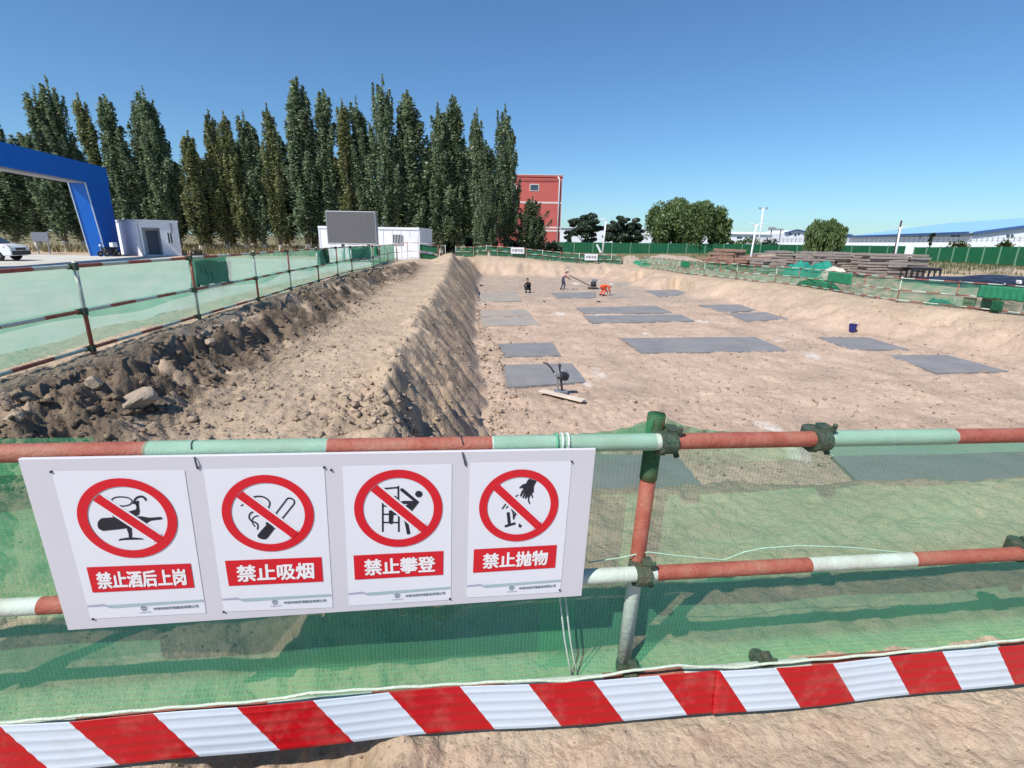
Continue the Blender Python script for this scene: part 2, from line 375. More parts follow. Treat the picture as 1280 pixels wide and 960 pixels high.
def inslab(x, y, margin):
    w = np.zeros_like(x)
    for q in slabs:
        c = q[:, :2].mean(0); dd = np.full_like(x, 1e9)
        for i in range(4):
            a, b = q[i, :2], q[(i + 1) % 4, :2]; e = unit(b - a); n = np.array([-e[1], e[0]])
            if n @ (c - a) < 0: n = -n
            dd = np.minimum(dd, (x - a[0]) * n[0] + (y - a[1]) * n[1])
        w = np.maximum(w, ss(-margin, 0.02, dd))
    return w
lime_px = [(612, 482, 10), (745, 470, 14), (850, 441, 10), (1013, 446, 12), (1000, 572, 12), (962, 537, 12), (775, 420, 8), (805, 418, 8), (880, 404, 8), (700, 393, 8), (745, 394, 8), (800, 395, 8), (600, 380, 10), (735, 484, 9), (972, 427, 6), (720, 355, 7), (745, 352, 7), (765, 355, 6), (1230, 372, 5), (812, 590, 5)]
def terrain_detail(x, y, h, L_, N_, R_, F_, bank, mm):
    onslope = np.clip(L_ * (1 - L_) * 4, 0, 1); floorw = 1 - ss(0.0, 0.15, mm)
    dist = np.sqrt(x * x + y * y)
    fine = 0.016 * fbm(x * 9, y * 9, 2, 4) + 0.03 * fbm(x * 0.9, y * 0.9, 3, 4)
    fine = fine * (0.6 + 0.9 * ss(2, 6, dist))
    # pit floor: churned soil and wheel ruts
    churn = 0.065 * billow(x * 2.6, y * 2.6, 11, 5) * ss(-0.35, 0.4, fbm(x * 0.35, y * 0.35, 12, 3) + 0.15) + 0.025 * billow(x * 8, y * 8, 49, 3)
    rut = 0.035 * np.sin((x * 0.8 + y * 0.25 + 0.6 * fbm(x * 0.2, y * 0.2, 14, 2)) * 5.2) * ss(0.0, 0.5, fbm(x * 0.12 + 5, y * 0.12, 15, 2))
    d = fine + floorw * (churn + rut * 0.6)
    # two dozer tracks along the right bank, with cleat marks
    for off in (1.9, 3.7, 5.2):
        q_ = rfx(y) - off - 0.5 * vnoise(y * 0.22, y * 0 + off, 62) - x
        d = d - np.exp(-(q_ / 0.20) ** 2) * (0.05 + 0.02 * np.sin(y * 26)) * ss(8, 11, y) * (1 - ss(34, 44, y)) + 0.03 * np.exp(-((np.abs(q_) - 0.33) / 0.10) ** 2) * ss(8, 11, y) * (1 - ss(34, 44, y))
    # right bank: wheel tracks running along it, softer lumps
    d = d + R_ * (1 - R_) * 4 * (0.20 * fbm(x * 0.9 + y * 0.3, y * 0.45, 16, 5) + 0.14 * billow(x * 2.0, y * 1.1, 17, 5) + 0.05 * np.sin((x * 0.5 + y + fbm(x * .3, y * .3, 50, 2)) * 6.5) * ss(-.1, .4, fbm(x * .2, y * .2, 51, 2)))
    d = d + F_ * (1 - F_) * 4 * (0.55 * billow(x * 0.9, y * 0.35, 18, 5) - 0.2)
    # left pit side: bucket-teeth streaks running down, crumbled crest
    streak = vnoise(y * 2.0 + 0.9 * x, x * 0.45, 23) * 0.15 * (0.5 + ss(-.4, .4, vnoise(x * .7, y * .6, 60))) - 0.08 * billow(y * 3.6 + 1.6 * x, x * 0.5, 24, 3) + vnoise(y * 8 + 3.2 * x, x * 0.8, 52) * 0.03
    lump = 0.17 * billow(x * 1.7, y * 1.5, 25, 4) - 0.07
    neark = 1 - ss(7.5, 10.5, y)
    d = d + onslope * (streak + lump * (0.55 + 0.75 * neark) + 0.04 * fbm(x * 7, y * 7, 48, 4))
    cr = np.exp(-((x - crestx(y)) / 0.35) ** 2) * ss(4.2, 5.2, y) * (1 - ss(24, 27, y))
    d = d + cr * (0.07 + 0.12 * fbm(x * 2.1, y * 2.1, 26, 3))
    # near left lumps where the pit corner has broken off
    nb = np.exp(-(((x + 1.55) / 0.75) ** 2 + ((y - 5.3) / 1.1) ** 2))
    d = d + nb * (0.20 * billow(x * 2.6, y * 2.6, 27, 4) - 0.05)
    # dark bank by the left fence: clods
    bk = np.exp(-((x - fencex(y) - 0.95) / 0.62) ** 2) * ss(2.5, 4, y) * (1 - ss(27, 31, y))
    d = d + bk * (0.19 * billow(x * 1.7, y * 1.35, 28, 5) - 0.02 + 0.10 * fbm(x * 3.0, y * 3.0, 29, 5) + 0.05 * billow(x * 7, y * 7, 47, 3))
    # path: shallow clod bands
    pw = np.exp(-((x - (fencex(y) + 2.2)) / 1.0) ** 2) * ss(3, 4.5, y)
    d = d + pw * 0.03 * billow(x * 3.0, y * 3.0, 30, 4)
    # heap that closes the path, and mound on the pit's far left corner
    d = d + 0.5 * np.exp(-(((x - crestx(np.full_like(x, 33.0)) - 0.2) / 1.7) ** 2 + ((y - 33.5) / 3.0) ** 2)) * (1 + 0.5 * fbm(x * 0.8, y * 0.8, 33, 3))
    # ground behind the near fence
    nf = ss(1.6, 1.9, y) * (1 - ss(3.2, 4.4, y)); 
    d = d + nf * (0.030 * billow(x * 3.2, y * 3.2, 31, 4) - 0.01) * (1 + 1.6 * ss(-0.3, -1.6, x))
    d = d + (1 - ss(1.2, 1.6, y)) * (0.006 * billow(x * 7, y * 7, 34, 3) + 0.003 * fbm(x * 22, y * 22, 35, 3))
    far = ss(70, 160, dist); d = d * (1 - far) + far * 0.4 * fbm(x * 0.02, y * 0.02, 36, 3)
    yardm = ss(-1.2, -2.0, x - fencex(y)) * ss(2, 3, y)
    d = d * (1 - 0.9 * yardm)
    return d, bk, onslope, floorw, cr, nb

def make_terrain():
    ys = np.concatenate([-np.geomspace(40, 0.5, 14), [0.0, 0.35], np.geomspace(0.7, 60, 620), np.geomspace(62, 5000, 60)])
    tv = np.concatenate([-np.geomspace(14, 1.72, 16), np.linspace(-1.68, 1.68, 760), np.geomspace(1.72, 14, 16)])
    Y, T = np.meshgrid(ys, tv, indexing='ij')
    X = T * (np.abs(Y) * 0.98 + 0.25)
    X = np.where(Y < 0.0, T * (np.abs(Y) + 1.6), X)
    h, L_, N_, R_, F_, bank, mm = hbase(X, Y)
    d, bk, onslope, floorw, cr, nb = terrain_detail(X, Y, h, L_, N_, R_, F_, bank, mm)
    Z = h + d
    isl = inslab(X, Y, 0.10)
    Z = Z * (1 - isl) + (FLOOR - 0.03) * isl
    # soil kinds (albedo): dry sand, pinkish pit soil, moist dark bank soil, lime spots, stubble far away
    sand = np.array([0.45, 0.345, 0.253]); pit = np.array([0.475, 0.354, 0.272]); dark = np.array([0.165, 0.124, 0.09]); ridge = np.array([0.38, 0.283, 0.198]); field = np.array([0.20, 0.175, 0.10]); lime = np.array([0.70, 0.66, 0.62]); grass = np.array([0.16, 0.15, 0.07])
    n1 = fbm(X * 0.5, Y * 0.5, 41, 4)[..., None]; n2 = fbm(X * 1.6, Y * 1.6, 42, 4)[..., None]
    C = sand * (1 + 0.16 * n1)
    w = (1 - ss(0.25, 0.9, mm))[..., None]; C = C * (1 - w) + pit * (1 + 0.17 * n1 + 0.10 * n2) * w
    grey = (floorw * ss(25, 34, Y) * 0.45)[..., None]; C = C * (1 - grey) + np.array([0.30, 0.26, 0.23]) * grey
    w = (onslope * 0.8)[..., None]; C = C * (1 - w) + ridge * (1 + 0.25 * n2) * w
    w = np.clip(nb * 0.7 * ss(-0.2, 0.6, n2[..., 0] + 0.3), 0, 1)[..., None]; C = C * (1 - w) + dark * 1.7 * w
    w = np.clip(bk * 1.35 * ss(-0.55, 0.15, n2[..., 0] + 0.5 * n1[..., 0] + 0.1), 0, 1)[..., None]; C = C * (1 - w) + dark * (1 + 0.5 * n2) * w
    w = (ss(57, 75, Y))[..., None]; C = C * (1 - w) + field * w
    # weeds on the far right bank
    w = (ss(40, 50, Y) * ss(14, 18, X) * ss(-0.1, 0.45, n1[..., 0] * 0.6 + fbm(X * 0.25, Y * 0.1, 44, 3)))[..., None] * 0.8
    C = C * (1 - w) + grass * w
    lw = np.zeros_like(X)
    for px, py, r in lime_px:
        p = PG(px, py); k = np.linalg.norm(p - CAM) / F * r
        dd = np.sqrt((X - p[0]) ** 2 + ((Y - p[1]) * 0.45) ** 2) / k
        lw = np.maximum(lw, ss(1.0, 0.25, dd + 0.8 * n2[..., 0]))
    C = C * (1 - lw[..., None] * 0.55) + lime * lw[..., None] * 0.55
    nr, nc = X.shape
    co = np.stack([X, Y, Z], -1).reshape(-1, 3)
    i = np.arange(nr - 1)[:, None] * nc + np.arange(nc - 1)[None]
    q = np.stack([i, i + 1, i + nc + 1, i + nc], -1).reshape(-1, 4)
    me = bpy.data.meshes.new('ground')
    me.vertices.add(len(co)); me.vertices.foreach_set('co', co.astype(np.float32).ravel())
    me.loops.add(q.size); me.loops.foreach_set('vertex_index', q.astype(np.int32).ravel())
    me.polygons.add(len(q)); me.polygons.foreach_set('loop_start', (np.arange(len(q)) * 4).astype(np.int32)); me.polygons.foreach_set('loop_total', np.full(len(q), 4, np.int32))
    me.polygons.foreach_set('use_smooth', np.ones(len(q), bool))
    me.update(calc_edges=True); me.validate()
    a = me.color_attributes.new('soil', 'FLOAT_COLOR', 'POINT')
    a.data.foreach_set('color', np.concatenate([np.clip(C, 0.01, 0.9).reshape(-1, 3), np.ones((len(co), 1))], 1).astype(np.float32).ravel())
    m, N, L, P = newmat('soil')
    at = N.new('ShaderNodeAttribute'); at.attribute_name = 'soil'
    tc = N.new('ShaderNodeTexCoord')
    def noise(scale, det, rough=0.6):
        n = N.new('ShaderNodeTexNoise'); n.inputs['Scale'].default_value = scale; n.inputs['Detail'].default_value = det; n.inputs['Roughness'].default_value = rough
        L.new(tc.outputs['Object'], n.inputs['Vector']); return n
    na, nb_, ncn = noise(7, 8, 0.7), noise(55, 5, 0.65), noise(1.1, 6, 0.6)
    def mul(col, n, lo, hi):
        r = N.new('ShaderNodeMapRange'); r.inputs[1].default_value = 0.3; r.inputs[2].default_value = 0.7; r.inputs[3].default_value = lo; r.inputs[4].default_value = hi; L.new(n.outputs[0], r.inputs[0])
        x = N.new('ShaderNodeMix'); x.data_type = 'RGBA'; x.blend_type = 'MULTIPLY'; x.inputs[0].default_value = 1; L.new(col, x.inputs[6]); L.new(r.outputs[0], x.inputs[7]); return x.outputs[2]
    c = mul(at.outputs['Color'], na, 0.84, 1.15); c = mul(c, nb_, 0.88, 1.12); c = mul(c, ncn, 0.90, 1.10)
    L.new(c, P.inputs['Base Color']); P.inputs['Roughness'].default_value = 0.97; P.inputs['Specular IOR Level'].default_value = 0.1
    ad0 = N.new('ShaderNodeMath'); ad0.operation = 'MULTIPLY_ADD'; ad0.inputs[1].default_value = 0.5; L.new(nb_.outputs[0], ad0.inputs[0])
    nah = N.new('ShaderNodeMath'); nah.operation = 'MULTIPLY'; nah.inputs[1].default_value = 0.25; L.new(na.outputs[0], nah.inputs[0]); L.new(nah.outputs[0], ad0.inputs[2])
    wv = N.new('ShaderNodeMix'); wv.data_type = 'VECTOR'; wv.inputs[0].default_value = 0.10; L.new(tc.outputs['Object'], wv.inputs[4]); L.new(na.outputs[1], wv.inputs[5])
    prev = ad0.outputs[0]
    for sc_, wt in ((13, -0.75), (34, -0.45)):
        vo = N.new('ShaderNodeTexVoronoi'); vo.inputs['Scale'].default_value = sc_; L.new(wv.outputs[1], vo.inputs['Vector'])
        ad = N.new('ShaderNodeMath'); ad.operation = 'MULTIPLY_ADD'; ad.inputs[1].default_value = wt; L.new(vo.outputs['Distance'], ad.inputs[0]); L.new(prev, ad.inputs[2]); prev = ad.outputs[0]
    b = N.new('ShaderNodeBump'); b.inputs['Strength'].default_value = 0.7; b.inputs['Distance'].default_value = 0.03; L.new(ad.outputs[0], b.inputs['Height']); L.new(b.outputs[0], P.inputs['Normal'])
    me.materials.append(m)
    o = bpy.data.objects.new('ground', me); link(o); tag(o, kind='structure')
    return X, Y, Z
TX, TY, TZ = make_terrain()
M['soil'] = bpy.data.materials['soil']
def zdetail(x, y):
    x = np.asarray(x, float); y = np.asarray(y, float)
    h, L_, N_, R_, F_, bank, mm = hbase(x, y)
    d = terrain_detail(x, y, h, L_, N_, R_, F_, bank, mm)[0]
    z = h + d; i = inslab(x, y, 0.10)
    return z * (1 - i) + (FLOOR + 0.035) * i

# concrete yard beyond the left fence
yb = MB(); ny = 40
ysamp = np.linspace(-3, 42, ny); ex = fencex(ysamp) - 1.9 - 0.25 * np.array([math.sin(k * 1.7) for k in range(ny)])
for k in range(ny - 1):
    yb.add([(ex[k], ysamp[k], -0.035), (ex[k + 1], ysamp[k + 1], -0.035), (-60, ysamp[k + 1], -0.035), (-60, ysamp[k], -0.035)], [(0, 1, 2, 3)])
tag(yb.build('yard_pavement', M['yard'], fix=True), kind='structure')

# clods and crumbs: nobody could count them, one object
def clods():
    ico = bmesh.new(); bmesh.ops.create_cube(ico, size=1.3); bmesh.ops.triangulate(ico, faces=ico.faces); iv = np.array([v.co[:] for v in ico.verts]); jf = np.array([[v.index for v in f.verts] for f in ico.faces]); ico.free()
    P = []
    def put(n, fx, fy, smin, smax, ok=None):
        for _ in range(n):
            y = fy(); x = fx(y); P.append((x, y, smin * (smax / smin) ** (random.random() ** 2.2)))
    u = random.uniform
    put(2600, lambda y: float(fencex(y)) + random.gauss(1.1, 0.5), lambda: 3.0 + 24 * random.random() ** 1.5, 0.008, 0.055)
    put(2200, lambda y: float(fencex(y)) + random.gauss(2.0, 0.6), lambda: 3.2 + 12 * random.random() ** 1.6, 0.005, 0.026)
    put(1500, lambda y: u(float(crestx(y)) - 0.2, float(toex(y)) + 0.3), lambda: 4.6 + 16 * random.random() ** 1.8, 0.006, 0.04)
    put(380, lambda y: -1.45 + random.gauss(0, 0.35), lambda: 5.2 + random.gauss(0, 0.5), 0.012, 0.065)
    put(6500, lambda y: u(-0.5, 0.95 * y + 1), lambda: 5.4 + 28 * random.random() ** 1.5, 0.008, 0.05)
    put(900, lambda y: float(toex(y)) + abs(random.gauss(0.1, 0.4)), lambda: 6 + 25 * random.random() ** 1.4, 0.015, 0.07)
    put(2500, lambda y: u(-1.4 * y, 1.2 * y), lambda: u(1.65, 3.2), 0.002, 0.010)
    put(5000, lambda y: u(-1.3 * y, 1.3 * y), lambda: u(0.75, 1.5), 0.001, 0.005)
    put(2200, lambda y: u(float(fencex(y)) + 1.2, float(crestx(y))), lambda: 3 + 14 * random.random() ** 1.5, 0.003, 0.014)
    A = np.array(P); A = A[inslab(A[:, 0], A[:, 1], 0.02) < 0.3]
    z = zdetail(A[:, 0], A[:, 1]); n = len(A)
    sc = A[:, 2:3, None] * rng.uniform(0.5, 1.4, (n, 1, 3)) * np.array([1, 1, 0.7])
    V = iv[None] * (1 + rng.uniform(-0.38, 0.38, (n, len(iv), 3))) * sc
    a = rng.uniform(0, 6.28, n); ca, sa = np.cos(a)[:, None], np.sin(a)[:, None]
    V = np.stack([V[..., 0] * ca - V[..., 1] * sa, V[..., 0] * sa + V[..., 1] * ca, V[..., 2]], -1)
    V = V + np.stack([A[:, 0], A[:, 1], z + A[:, 2] * 0.25], -1)[:, None]
    FI = (jf[None] + (np.arange(n) * len(iv))[:, None, None]).reshape(-1, 3)
    me = bpy.data.meshes.new('soil_clods')
    me.vertices.add(n * len(iv)); me.vertices.foreach_set('co', V.astype(np.float32).ravel())
    me.loops.add(FI.size); me.loops.foreach_set('vertex_index', FI.astype(np.int32).ravel())
    me.polygons.add(len(FI)); me.polygons.foreach_set('loop_start', (np.arange(len(FI)) * 3).astype(np.int32)); me.polygons.foreach_set('loop_total', np.full(len(FI), 3, np.int32))
    me.update(calc_edges=True)
    bk = np.exp(-((A[:, 0] - fencex(A[:, 1]) - 0.95) / 0.6) ** 2); sh = rng.uniform(0.8, 1.15, n)
    C = np.array([0.42, 0.325, 0.245])[None] * (1 - bk[:, None] * 0.62) * sh[:, None]
    at = me.color_attributes.new('soil', 'FLOAT_COLOR', 'POINT')
    at.data.foreach_set('color', np.repeat(np.concatenate([C, np.ones((n, 1))], 1), len(iv), 0).astype(np.float32).ravel())
    me.materials.append(M['soil'])
    tag(link(bpy.data.objects.new('soil_clods', me)), kind='stuff')
clods()

def rock(name, p, size, label, seed, group=None, m='rock'):
    bm = bmesh.new(); bmesh.ops.create_icosphere(bm, subdivisions=3, radius=1); rr = np.random.default_rng(seed)
    dirs = rr.normal(size=(9, 3)); dirs /= np.linalg.norm(dirs, axis=1)[:, None]; off = rr.uniform(0.55, 0.85, 9)
    for v in bm.verts:
        c = np.array(v.co)
        for dvec, o_ in zip(dirs, off):
            k = c @ dvec
            if k > o_: c = c - dvec * (k - o_)
        v.co = Vector(c * np.array(size) * (1 + 0.02 * rr.normal()))
    me = bpy.data.meshes.new(name); bm.to_mesh(me); bm.free(); me.materials.append(M[m])
    o = bpy.data.objects.new(name, me); link(o); o.location = p; o.rotation_euler = (rr.uniform(-.2, .2), rr.uniform(-.2, .2), rr.uniform(0, 3))
    return tag(o, label, 'rock', group)
for px, py, sz, lb, sd_ in [
    (180, 522, (0.22, 0.15, 0.11), 'large pale angular rock lying on the path below the dark soil bank', 3),
    (123, 500, (0.09, 0.08, 0.07), 'pale lump of soil among dark clods left of the largest rock', 5),
    (265, 437, (0.10, 0.09, 0.07), 'pale stone in the dark bank below the second fence post', 8),
    (297, 420, (0.10, 0.08, 0.08), 'dark round stone on top of the bank under the left fence', 11),
    (252, 493, (0.10, 0.07, 0.06), 'small flat brown stone on the path right of the largest rock', 14),
    (22, 545, (0.07, 0.07, 0.05), 'grey stone at the foot of the dark bank near the board corner', 15)]:
    p = PG(px, py); p[2] = float(zdetail([p[0]], [p[1]])[0]) + sz[2] * 0.35
    rock('rock', p, sz, lb, sd_)

# ------------------------------------------------------------------ concrete pads in the pit
slab_lab = ['dark grey concrete pad behind the tamping machine, nearest on the left side of the pit', 'short dark grey concrete pad right behind the one with the tamping machine',
    'pale grey concrete pad by the pit slope, front half of a split pair', 'pale grey concrete pad by the pit slope, rear half of a split pair',
    'rear half of the wide split concrete pad in the middle of the pit', 'front half of the wide split concrete pad in the middle of the pit',
    'longest dark grey concrete pad, alone in the centre of the pit', 'narrow grey pad in front of the leaning worker and his machine', 'small brownish grey pad right of the orange worker',
    'far grey pad below the far fence, right of the orange worker', 'rear pad of the slanted pair on the right of the pit', 'front pad of the slanted pair on the right of the pit',
    'small slanted concrete pad in front of the blue bucket', 'slanted concrete pad at the foot of the right bank, rightmost one above the rail', 'big concrete pad seen through the green net right of the post', 'concrete pad seen through the green net beside the notice board',
    'pale dusty concrete pad by the far end of the pit slope', 'faint far pad behind the leaning worker']
for i, q in enumerate(slabs):
    pts = []
    for k in range(4):
        a, b = q[k], q[(k + 1) % 4]; n = 14
        e = unit(b - a); nrm = np.array([-e[1], e[0], 0]); L = np.linalg.norm(b - a)
        for j in range(n):
            w = 0.010 * math.sin(j * 2.3 + k + i) * (0 if j == 0 else 1) + random.uniform(-.008, .008)
            pts.append(a + (b - a) * j / n + nrm * w)
    mb = MB(); n = len(pts); top = [(*p[:2], FLOOR + 0.035) for p in pts]; bot = [(*p[:2], FLOOR - 0.12) for p in pts]
    mb.add(top + bot, [tuple(range(n))] + [(k, (k + 1) % n, n + (k + 1) % n, n + k) for k in range(n)])
    o = mb.build('concrete_pad', M['concrete_pale' if i in (2, 3, 8, 16, 17) else 'concrete'], fix=True)
    tag(o, slab_lab[i], 'concrete pad', 'concrete pads on the pit floor')

# ------------------------------------------------------------------ near guardrail, in its own plane
A0 = np.array([0.4795, 1.5111, H - 0.6159])
D_ = unit(ray(5450, 470)); U_ = -unit(ray(566, 2413)); NRM = unit(np.cross(D_, U_))   # NRM: towards the camera or away
if NRM @ (CAM - A0) < 0: NRM = -NRM
def FP(s, u, n=0.0): return A0 + D_ * s + U_ * u + NRM * n
def onp(px, py, n=0.0):
    q = ray(px, py); o = A0 + NRM * n; t = ((o - CAM) @ NRM) / (q @ NRM); return CAM + q * t
def su(px, py, n=0.0):
    p = onp(px, py, n) - A0; a = np.array([[D_ @ D_, D_ @ U_], [D_ @ U_, U_ @ U_]]); return np.linalg.solve(a, [p @ D_, p @ U_])
ng = empty('guardrail', FP(0, -1.0))
tag(ng, 'near tube guardrail with thick red and white bands carrying the notice board', 'guardrail')
def npart(mb, name, mats, **k): return relocal(mb.build(name, mats, **k), ng)
def banded(pts_s, u, n, r, first, jig=0.004):
    """tube along the fence with colour bands; pts_s: band limits"""
    P_ = []; ms = []
    for k in range(len(pts_s) - 1):
        P_ += [FP(pts_s[k], u, n), FP(pts_s[k + 1] - 0.001, u, n)]; ms += [(first + k) % 2, (first + k) % 2]
    return MB().tube(P_, r, 18, mats=ms)
RW = [M['red_paint'], M['white_paint']]
npart(banded([-3.5, -3.0, -2.5, -2.02, -1.513, -1.028, -0.543, 0.03, 0.58, 1.073, 1.58, 2.1, 2.6, 3.1], 0.0, 0.0, 0.0265, 1), 'top_rail', RW, smooth=True)
npart(banded([-3.4, -2.9, -2.4, -1.905, -1.40, -0.9, -0.42, 0.05, 0.645, 1.077, 1.60, 2.1, 2.6, 3.1], -0.51, 0.0, 0.0265, 1), 'middle_rail', RW, smooth=True)
npart(banded([-3.4, -2.9, -2.4, -1.9, -1.30, -0.95, -0.47, -0.1, 0.22, 0.75, 1.2, 1.62, 2.1, 2.6], -0.985, 0.005, 0.024, 1), 'bottom_rail', RW, smooth=True)
for s in (0.0, 2.05, -2.55):
    P_ = [FP(s, 0.072, -0.05), FP(s, -0.53, -0.05), FP(s, -0.532, -0.05), FP(s, -1.06, -0.05)]
    npart(MB().tube(P_, 0.0265, 18, mats=[0, 0, 1]), 'post', RW, smooth=True)
def coupler(s, u, n=-0.012):
    mb = MB(); c = FP(s, u, n)
    for k, (dn, ax, r, l) in enumerate(((0.012, D_, 0.036, 0.05), (-0.038, U_, 0.036, 0.055))):
        p = FP(s, u, 0) + NRM * dn * 0.9
        mb.tube([p - ax * l / 2, p + ax * l / 2], r, 12)
    mb.box(c + U_ * 0.035 + D_ * 0.02, (0.035, 0.05, 0.022)); mb.box(c - U_ * 0.036 - D_ * 0.015, (0.03, 0.045, 0.02))
    mb.tube([c + U_ * 0.02 + D_ * 0.035 + NRM * 0.02, c + U_ * 0.06 + D_ * 0.03 + NRM * 0.035], 0.009, 6)
    mb.tube([c - U_ * 0.02 + D_ * 0.03, c - U_ * 0.055 + D_ * 0.04 + NRM * 0.02], 0.010, 6)
    o = npart(mb, 'coupler', M['dark_coupler'], bevel=0.003)
    return o
coupler(0.022, 0.0); coupler(0.0, -0.51); coupler(0.56, 0.0); coupler(0.0, -0.975); coupler(1.575, -0.50); coupler(0.56, -0.99); coupler(-2.55, 0.0); coupler(-2.55, -0.51)

# net hung over the near guardrail
rope_px = [(-160, 918), (0, 904), (100, 895), (197, 886), (328, 876), (393, 866), (520, 858), (650, 851), (712, 851), (744, 846), (800, 837), (849, 832), (912, 835), (969, 829), (1122, 816), (1280, 799), (1480, 782)]
rsu = np.array([su(x, y, -0.03) for x, y in rope_px])
def tent(s):
    s = np.abs(np.asarray(s, float)); return -0.034 + 0.105 * np.exp(-s / 0.12)
def net_sheet(s0, s1, utop, ubot, n0, mname, ns=160, nu=40, amp=0.02, seed=3, name='net_sheet', hem=False):
    s = np.linspace(s0, s1, ns); t = np.linspace(0, 1, nu)
    V = []; uv = []
    for i, si in enumerate(s):
        ut = utop(si); ub = ubot(si)
        for tj in t:
            u = ut + (ub - ut) * tj
            w = amp * float(fbm(np.array([si * 1.7]), np.array([u * 2.5]), seed, 3)[0]) * math.sin(math.pi * min(1, tj * 1.15)) 
            w += 0.006 * math.sin(si * 9 + u * 13 + seed) * math.sin(math.pi * tj)
            dn = max(0.0, ut + 0.034) * 0.45 * max(0, 1 - tj * 8) if hem else 0.0      # drawn forward to the post top
            if hem: dn += 0.10 * max(0.0, (tj - 0.93) / 0.07) ** 1.5                    # hem pulled forward over the bottom rail
            V.append(FP(si, u, n0 + w + dn)); uv.append((si, u))
    Fc = [(i * nu + j, (i + 1) * nu + j, (i + 1) * nu + j + 1, i * nu + j + 1) for i in range(ns - 1) for j in range(nu - 1)]
    return MB().add(V, Fc, 0, uv)
nn = empty('safety_net', FP(0, -1.0, -0.1)); tag(nn, 'fine green debris net hung behind the near red and white guardrail', 'net')
ubot = lambda s: float(np.interp(s, rsu[:, 0], rsu[:, 1]))
relocal(net_sheet(-3.0, 2.6, lambda s: float(tent(s)), ubot, -0.085, 'net', nu=60, hem=True).build('net_sheet', M['net'], smooth=True), nn)
M['net_tent'] = netmat('net_tent', (0.09, 0.42, 0.20), 0.60, 0.16, 0.008, 0.08)
for sg in (-1, 1):                                   # net drawn up over the post head on both sides
    V = []; uv = []; ns_, nu_ = 22, 8
    for i in range(ns_ + 1):
        a = i / ns_; s_ = sg * (0.022 + 0.27 * a)
        for j in range(nu_ + 1):
            u0 = 0.010 + 0.066 * math.exp(-a * 2.6); u_ = u0 + (-0.02 - u0) * j / nu_
            V.append(FP(s_, u_, -0.024 - 0.012 * a + 0.004 * math.sin(i * 1.3 + j))); uv.append((s_, u_))
    relocal(MB().add(V, [(i * (nu_ + 1) + j, (i + 1) * (nu_ + 1) + j, (i + 1) * (nu_ + 1) + j + 1, i * (nu_ + 1) + j + 1) for i in range(ns_) for j in range(nu_)], 0, uv).build('net_gather', M['net_tent'], smooth=True), nn)
# doubled lap at the seam and at the left end
relocal(net_sheet(-0.335, -0.20, lambda s: -0.03, ubot, -0.093, 'net', 12, 30, 0.012, 9).build('net_lap', M['net'], smooth=True), nn)
relocal(net_sheet(-3.0, -1.72, lambda s: 0.0, lambda s: -0.60 + 0.04 * math.sin(s * 5), -0.10, 'net', 40, 24, 0.03, 12).build('net_lap', M['net'], smooth=True), nn)
# net wrapped round the top rail, from the seam of the board to the post
def wrap(s0, s1, r=0.0285):
    return MB().tube([FP(s, 0, 0) for s in np.linspace(s0, s1, 24)], r, 16, caps=False)
for s0, s1 in ((-1.52, -1.03), (-0.54, -0.02), (0.6, 1.07)):
    relocal(wrap(s0, s1).build('net_wrap', M['net_wrap'], smooth=True), nn)
relocal(MB().tube([FP(0, u, -0.05) for u in np.linspace(-0.16, 0.075, 10)], 0.0295, 16).build('net_wrap', M['net_dense'], smooth=True), nn)
relocal(MB().tube([onp(x, y, 0.032) for x, y in [(x_, float(np.interp(x_, [p[0] for p in rope_px], [p[1] for p in rope_px])) + 0.6 * math.sin(x_ * .11)) for x_ in range(-160, 1480, 14)]], 0.0052, 8).build('hem_rope', M['rope'], smooth=True), nn)
midrope = [(735, 703), (770, 698), (810, 690), (850, 695), (905, 700), (930, 690), (955, 685), (1000, 682), (1060, 684), (1150, 693), (1200, 697)]
relocal(MB().tube([onp(x, y, -0.03) for x, y in midrope], 0.0022, 6).build('hem_rope', M['rope_mid'], smooth=True), nn)
for dx in (0, 7):
    relocal(MB().tube([onp(x + dx, y, -0.03) for x, y in [(699, 742), (703, 775), (706, 800), (711, 828), (717, 850)]], 0.0036, 6).build('tie_rope', M['rope'], smooth=True), nn)
for x in (694, 701, 708):
    c = onp(x, 554, 0); s_ = su(x, 554)[0]
    ring = [FP(s_ + 0.003 * math.sin(a), 0.031 * math.sin(a), 0.031 * math.cos(a)) for a in np.linspace(0, 6.28, 18)]
    relocal(MB().tube(ring, 0.004, 6).build('tie_rope', M['rope' if x != 694 else 'rope_green'], smooth=True), nn)

# ------------------------------------------------------------------ notice board with four posters
BN = 0.045
nb_ = empty('notice_board', onp(400, 766, BN)); tag(nb_, 'long white notice board with four prohibition posters wired to the near rail', 'notice board')
bq = [onp(22, 574, BN), onp(745, 561.5, BN), onp(727, 745, BN), onp(85, 788, BN)]
relocal(MB().poly([q for q in bq], -NRM * 0.012).build('panel', M['foam_board'], fix=True, bevel=0.0015), nb_)
for x, y0, y1, y2 in ((243, 552, 572, 586), (578, 548, 566, 582)):
    s_ = su(x, y0)[0]
    loop = [FP(s_ + 0.004 * math.cos(a * 2), 0.028 * math.sin(a), 0.028 * math.cos(a)) for a in np.linspace(0.5, 6.0, 16)]
    loop += [onp(x, y1, BN + 0.004), onp(x + 2, (y1 + y2) / 2, BN + 0.006), onp(x + 4, y2, BN + 0.002)]
    relocal(MB().tube(loop, 0.0022, 6).build('tie_wire', M['wire'], smooth=True), nb_)

